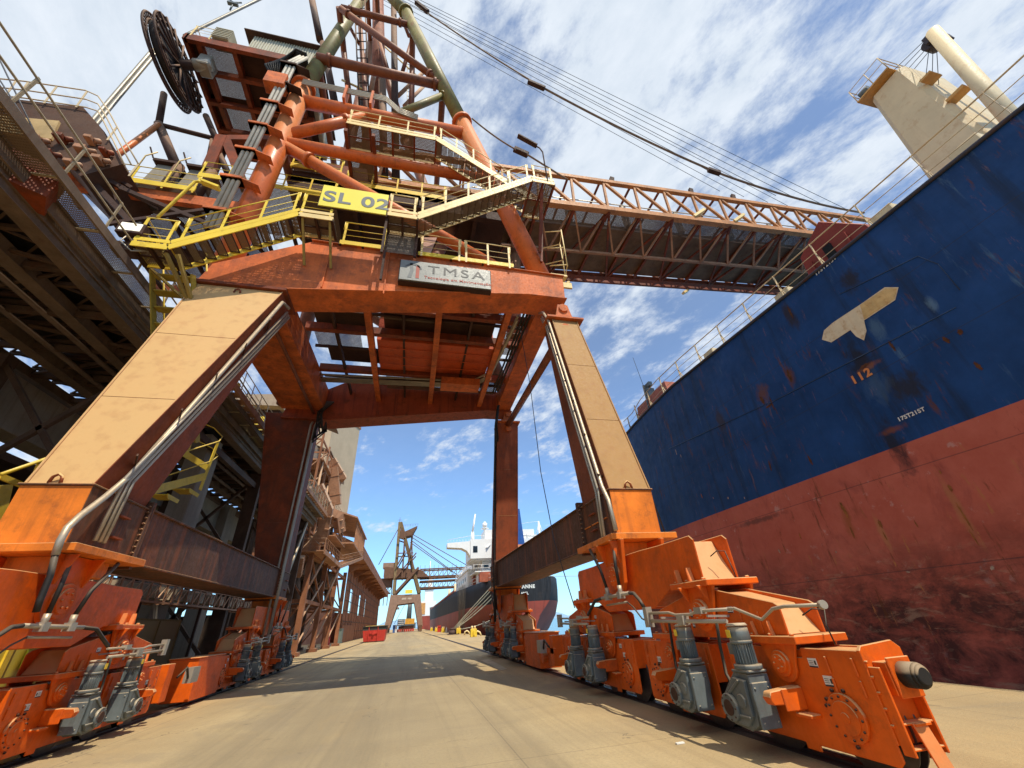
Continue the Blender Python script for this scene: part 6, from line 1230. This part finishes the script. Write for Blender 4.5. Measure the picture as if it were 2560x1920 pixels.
m.build('rib', RUSTB, SHd)
m = MB()
for z in (1.6, 3.2, 4.8, 6.4, 8, 9.6): m.box(-11.0, -10.95, 84, 180, z-.06, z+.06)
m.build('plate_seam', GM, SHd)
m = MB(); m.box(-11.4, -8.0, y0, y1, 12.1, 12.2); m.box(-8.05, -7.95, y0, y1, 12.0, 13.7); m.hexa([(-16, y0-8, 16.5), (-8.0, y0, 13.7), (-8.0, y1, 13.7), (-16, y1, 16.5), (-16, y0-8, 16.6), (-8.0, y0, 13.8), (-8.0, y1, 13.8), (-16, y1, 16.6)]); m.build('roof', RUSTB, SHd)
m = MB()
for k in range(9): m.box(-8.2, -8.0, 64+1.5*k, 64.2+1.5*k, 12.2, 15.2)
m.hexa([(-12, 58, 16.0), (-7.9, 62, 15.4), (-7.9, 78, 15.2), (-12, 78, 16.0), (-12, 58, 16.2), (-7.9, 62, 15.6), (-7.9, 78, 15.4), (-12, 78, 16.2)]); m.box(-12, -8, 62, 78, 12, 12.2); m.build('veranda', RUSTL, SHd)
m = MB(); m.box(-10.6, -10.5, 82, 100, 0, 2.6); m.build('fence_panel', RUSTB, SHd)
m = MB(); m.hexa([(-30, 90, 0), (-14, 90, 0), (-14, 190, 0), (-30, 190, 0), (-30, 90, 6.0), (-14, 90, 5.0), (-14, 190, 5.0), (-30, 190, 6)]); tag(m.build('warehouse', mat('salmon roof shed', (.45, .22, .14), .8)), 'low salmon roofed warehouse seen through the slit openings of the shed', 'warehouse')
# red skip container
sk = empty('skip_container', 'red steel skip container with black rim standing on the quay', 'skip', (-4.9, 75, 0))
m = MB(); m.hexa([(-6.3, 74.4, .12), (-3.3, 74.4, .12), (-3.3, 79.5, .12), (-6.3, 79.5, .12), (-6.5, 74.2, 1.55), (-3.15, 74.2, 1.55), (-3.15, 79.7, 1.55), (-6.5, 79.7, 1.55)])
for x in (-5.6, -4.3): m.box(x-.05, x+.05, 74.1, 74.25, .1, 2.05)
m.box(-5.5, -4.4, 74.12, 74.3, 1.1, 1.4); m.box(-5.1, -4.8, 74.0, 74.2, 1.0, 1.5); m.build('body', SKIPR, sk)
m = MB(); m.box(-6.52, -3.12, 74.2, 79.7, 1.55, 2.0); m.box(-6.6, -3.0, 74.05, 79.8, 2.0, 2.08); m.build('rim', mat('grey black rim', (.05, .05, .045), .7), sk)
m = MB(); m.box(-6.2, -3.5, 74.6, 79.2, 2.05, 2.15); m.build('load', mat('yellow spill', (.6, .42, .1), .9), sk)
# bollards, rings, cone
for i, (x, y, lab) in enumerate(((8.95, 64.5, 'largest yellow painted bollard, nearest the camera on the quay edge'), (9.7, 91, 'yellow bollard just beside the foot of the mooring ropes'), (9.05, 122, 'yellow bollard left of the white traffic cone'), (8.75, 146, 'small yellow bollard, second from the far end of the quay'), (8.6, 172, 'smallest yellow bollard, farthest along the quay edge'))):
    b_ = empty('bollard', lab, 'bollard', (x, y, 0), 'yellow bollards along the quay edge')
    m = MB(); m.box(x-.42, x+.42, y-.4, y+.4, .0, .95); m.box(x-.12, x+.12, y-.56, y-.5, .2, .8); m.build('base', YELLOW, b_, bevel=.03)
    m = MB(); m.tube((x-.2, y, .95), (x-.2, y, 1.3), .1, 12); m.tube((x+.2, y, .95), (x+.2, y, 1.3), .1, 12); m.box(x-.3, x+.3, y-.05, y+.05, 1.0, 1.06); m.build('horn', YPALE, b_)
for (x, y, lab) in ((9.7, 78, 'pale curved mooring hook left of the largest bollard'), (9.9, 67, 'pale curved mooring hook right of the largest bollard')):
    m = MB(); m.path([(x-.4, y, 0), (x-.3, y, .45), (x, y, .6), (x+.3, y, .45), (x+.5, y, 0)], .12, 8); tag(m.build('mooring_hook', YPALE), lab, 'mooring hook', 'curved mooring hooks')
mb = MB(); mb.disc((8.3, 88, .35), 'z', .7, .7, 16); mb.disc((8.3, 88, .9), 'z', .55, .4, 16); mb.box(7.4, 9.4, 87, 89, 0, .12); tag(mb.build('mooring_bollard', mat('rusty cast iron', (.10, .06, .05), .7)), 'dark squat mooring bollard where all ropes of the black ship meet', 'mooring bollard')
m = MB(); m.tube((9.6, 118, .05), (9.6, 118, 1.15), .32, 12, .08); m.box(9.2, 10.0, 117.6, 118.4, 0, .06); tag(m.build('traffic_cone', LETW), 'white traffic cone on the quay among the yellow bollards', 'traffic cone')
m = MB(); m.box(8.4, 9.4, 135, 135.2, 0, 1.6); m.box(8.4, 9.4, 134.9, 135.0, 1.2, 1.5); tag(m.build('barrier_board', SKIPR), 'small red and white barrier board standing between distant bollards', 'barrier')
for i, (q, lab) in enumerate((((15.4, 76.2, 8.4), 'topmost mooring rope from the black ship to the bollard'), ((14.6, 78, 7.0), 'second mooring rope from the top on the black ship'), ((14.6, 78.5, 6.2), 'pale greenish mooring rope in the middle of the bundle'), ((14.8, 78, 5.8), 'lower of the paired pale mooring ropes'))):
    m = MB(); m.path(sagline((8.35+.1*i, 88-.2*i, .9), Vector(q)*1.0 if True else 0, .12*i, 8), .085, 6); tag(m.build('mooring_rope', ROPE), lab, 'rope', 'mooring ropes of the black ship')
m = MB(); m.path(sagline((9.5, 86, .8), (15.5, 77, 2.6), .35, 8), .06, 6); tag(m.build('mooring_rope', ROPE), 'slack grey rope hanging lowest towards the hull', 'rope', 'mooring ropes of the black ship')
m = MB(); m.path([P(1200, 1466, y=80), P(1100, 1480, y=100)], .03, 4) if False else m.path(sagline((19, 75.2, 8.3), (33, 40, 5), .3, 8), .04, 5); m.path(sagline((24, 75.2, 8.3), (13.5, 21.5, 9.2), .6, 8), .04, 5); tag(m.build('mooring_rope', ROPE), 'thin long rope crossing from the black stern towards the blue ship', 'rope', 'mooring ropes of the black ship')
# ================================================================== far ship loader (same family)
FL = empty('far_ship_loader', 'distant olive brown ship loader standing over the quay road', 'ship loader', (-1.4, 195, 0))
FT = mat('faded brown paint', (.30, .185, .125), .7, var=.2, streak=.3, bump=0); FO = mat('olive brown steel', (.20, .135, .06), .7, var=.3, bump=0); FR = mat('dark brown steel', (.16, .08, .045), .75, var=.3, bump=0)
yf = 195
m = MB(); m.prism([(-7.6, 13.7), (4.6, 13.5), (6.2, 1.8), (4.3, 1.8), (2.2, 10.5), (-4.6, 10.0), (-7.0, 1.8), (-9.0, 1.8)], 'y', yf, yf+1.4); m.build('portal_frame', FT, FL)
m = MB(); m.prism([(-7.6, 13.7), (4.6, 13.5), (6.2, 1.8), (4.3, 1.8), (2.2, 10.5), (-4.6, 10.0), (-7.0, 1.8), (-9.0, 1.8)], 'y', yf+11, yf+12.4); m.build('portal_frame', FR, FL)
m = MB(); m.box(-7.5, -5.5, yf+1.4, yf+11, 12.2, 13.5); m.box(2.5, 4.5, yf+1.4, yf+11, 12.2, 13.5); m.build('side_beam', FR, FL)
for x in (-8.0, 5.2): 
    for yv in (yf-3, yf+8): m = MB(); m.box(x-.6, x+.6, yv, yv+8, .2, 1.2); m.box(x-.7, x+.7, yv+1.5, yv+6.5, 1.2, 2.2); m.build('bogie', FR, FL)
for a, b_, w_, mt in (((-6.5, 14), (-6.6, 44), 1.1, FO), ((4.2, 14), (-6.0, 44), 1.1, FO), ((-6.2, 14), (3.2, 24), .9, FR), ((-6.5, 24), (-3, 31), .5, FR), ((-6.4, 20), (1.8, 30), .5, FR), ((-6.5, 37), (-3.5, 36), .5, FR), ((-6.5, 30), (.5, 30), .4, FR), ((-3.6, 20), (-3.8, 38), .5, FR), ((-1.8, 22), (-.3, 39), .5, FR), ((.5, 24), (-.8, 39), .5, FR)):
    for yv in (yf+1, yf+11):
        m = MB(); m.beam((a[0], yv, a[1]), (b_[0], yf+6+(yv-yf-6)*(.3 if b_[1] > 40 else 1), b_[1]), w_, w_); m.build('mast_tube', mt, FL)
m = MB(); m.prism([(-11.3, 20.8), (-11.3, 24.8), (4.2, 23.2), (8, 20.2), (-11, 20.2)], 'y', yf+1.8, yf+10); m.build('slewing_deck', FR, FL)
m = MB(); m.box(-12, -6.5, yf+3, yf+9, 24.5, 26.5); m.build('cabin', FT, FL)
m = MB(); m.prism([(-5.8, 41), (-4, 39.5), (1.6, 42.0), (-.5, 38), (-4.5, 37.0), (-6, 37.5)], 'y', yf+3, yf+9); m.build('mast_head', FR, FL); railing([(-5, yf+2.9, 41.4), (1.8, yf+2.9, 42)], FL, mt=FR)
m = MB(); m.tube((-6.6, yf+6, 44), (-6.6, yf+6, 46.5), .1, 5); m.beam((-7.6, yf+6, 45.3), (-5.6, yf+6, 45.3), .1, .1); m.build('antenna', FR, FL)
for z in (20.0, 23.4, 15.8, 18.6): m = MB(); m.beam((4, yf+3, z), (34, yf+3, z+.3), .5, .5); m.beam((4, yf+9, z), (34, yf+9, z+.3), .5, .5); m.build('boom_chord', FR, FL)
m = MB()
for k in range(15):
    x = 4+2*k
    for z in (15.8, 20.2): m.beam((x, yf+3, z), (x+2, yf+3, z+3), .25, .25); m.beam((x+2, yf+3, z), (x+2, yf+3, z+3), .25, .25); m.beam((x, yf+3, z), (x, yf+9, z), .3, .3)
    m.beam((x, yf+3, 23.5), (x, yf+3, 25), .12, .12)
m.box(4, 34, yf+4, yf+8, 20.2, 20.8); m.box(4, 34, yf+4, yf+8, 16, 16.4); m.build('boom_lattice', FR, FL)
for a, b_ in (((-.5, 38.5), (33, 20)), ((-.8, 37.3), (30, 18)), ((-1, 36), (20, 21)), ((-1.2, 35), (18, 22)), ((-6, 43), (-14, 26))):
    m = MB(); m.tube((a[0], yf+4, a[1]), (b_[0], yf+4, b_[1]), .16, 5); m.build('stay', FR, FL)
m = MB(); m.box(-14, -7.5, yf+4, yf+8, 17, 20.5); m.box(-16, -8, yf+5, yf+7, 14.5, 15); 
for k in range(5): m.beam((-15+1.5*k, yf+4, 14.5), (-13.5+1.5*k, yf+4, 17), .25, .25); m.beam((-13.5+1.5*k, yf+4, 10), (-13.5+1.5*k, yf+4, 17), .3, .3)
m.build('tail', FR, FL)
m = MB(); m.box(-1.8, 1.2, yf-.4, yf, 13.9, 15.3); m.build('sign_board', SIGNY, FL)
m = MB(); m.box(-3.0, -1.2, yf-.05, yf, 11.7, 12.4); m.box(-.6, 1.0, yf-.05, yf, 11.7, 12.4); m.build('painted_mark', mat('pale mark', (.5, .4, .3), .7), FL)
# things beyond, seen through the far portal
hc = empty('harbour_crane', 'grey tower of a mobile harbour crane seen through the far loader portal', 'crane', (0, 300, 0)); m = MB(); m.tube((.5, 300, 3), (1.0, 300, 20), 1.7, 12, 1.2); m.build('tower', GREYD, hc); m = MB(); m.box(-4, 5, 298, 304, 1, 4); m.build('chassis', GREYD, hc)
m = MB(); m.tube((-.5, 299, 18), (-8, 299, 4), .12, 5); m.build('hoist_rope', WIRE, hc); m = MB(); m.tube((-8.2, 299, 14.8), (-8.2, 299, 11.8), 1.0, 12, 3.0); m.tube((-8.2, 299, 17.5), (-8.2, 299, 14.8), .5, 8); m.build('loading_spout', mat('pale spout', (.45, .33, .28), .7), hc)
lo = empty('loading_hopper', 'orange hopper truck with white striped side below the far portal', 'truck', (-.5, 225, 0))
m = MB(); m.box(-1.2, 3.2, 225, 231, 3.0, 5.2); m.build('body', mat('amber body', (.75, .38, .05), .6), lo); m = MB(); m.box(-4.6, -1.4, 225, 231, 2.5, 5.2); m.build('striped_panel', mat('slate panel', (.10, .13, .17), .6), lo)
m = MB()
for z in (3.0, 3.8, 4.6): m.box(-4.3, -1.7, 224.9, 225, z, z+.22)
m.build('stripe', LETW, lo); m = MB(); m.box(-4, 3, 225.5, 230, .9, 2.4); m.build('chassis', DARK, lo)
m = MB()
for k in range(8): m.box(-4.4+.95*k, -3.6+.95*k, 219.5, 220, .1, 1.1)
tag(m.build('road_barrier', SKIPR), 'row of red and white plastic road barrier blocks across the far road', 'barrier', None)
for i, (px, col) in enumerate(((985, (.05, .12, .35)), (990, (.6, .6, .6)))):
    q = P(px, 1572, y=200); m = MB(); m.box(q.x-.5, q.x+.4, 200, 201, 0, 2.6); m.box(q.x-.55, q.x+.45, 199.95, 201.05, 2.6, 2.8); tag(m.build('site_toilet', mat('booth %d' % i, col, .5)), ('blue booth at the left foot of the far loader', 'white booth right of the blue one at the far loader foot')[i], 'booth')
# bits on the ground
for i, (px, py) in enumerate(((1700, 1858),)):
    q = P(px, py, z=.01); m = MB(); m.box(q.x-.06, q.x+.06, q.y-.02, q.y+.02, .004, .02); tag(m.build('litter', LETW), 'small white scrap lying on the quay concrete in front of the bogies', 'litter')
for k, pts in enumerate([[(1200, 1650), (1222, 1648), (1268, 1672), (1250, 1676)]]):
    q = [P(*p, z=.006) for p in pts]; m = MB(); m.prism([(v_.x, v_.y) for v_ in q], 'z', .004, .008); struct(m.build('repair_patch', mat('pale concrete patch', (.52, .42, .27), .9)))
for o in list(COL.objects):
    if o.name in BASE and False: pass
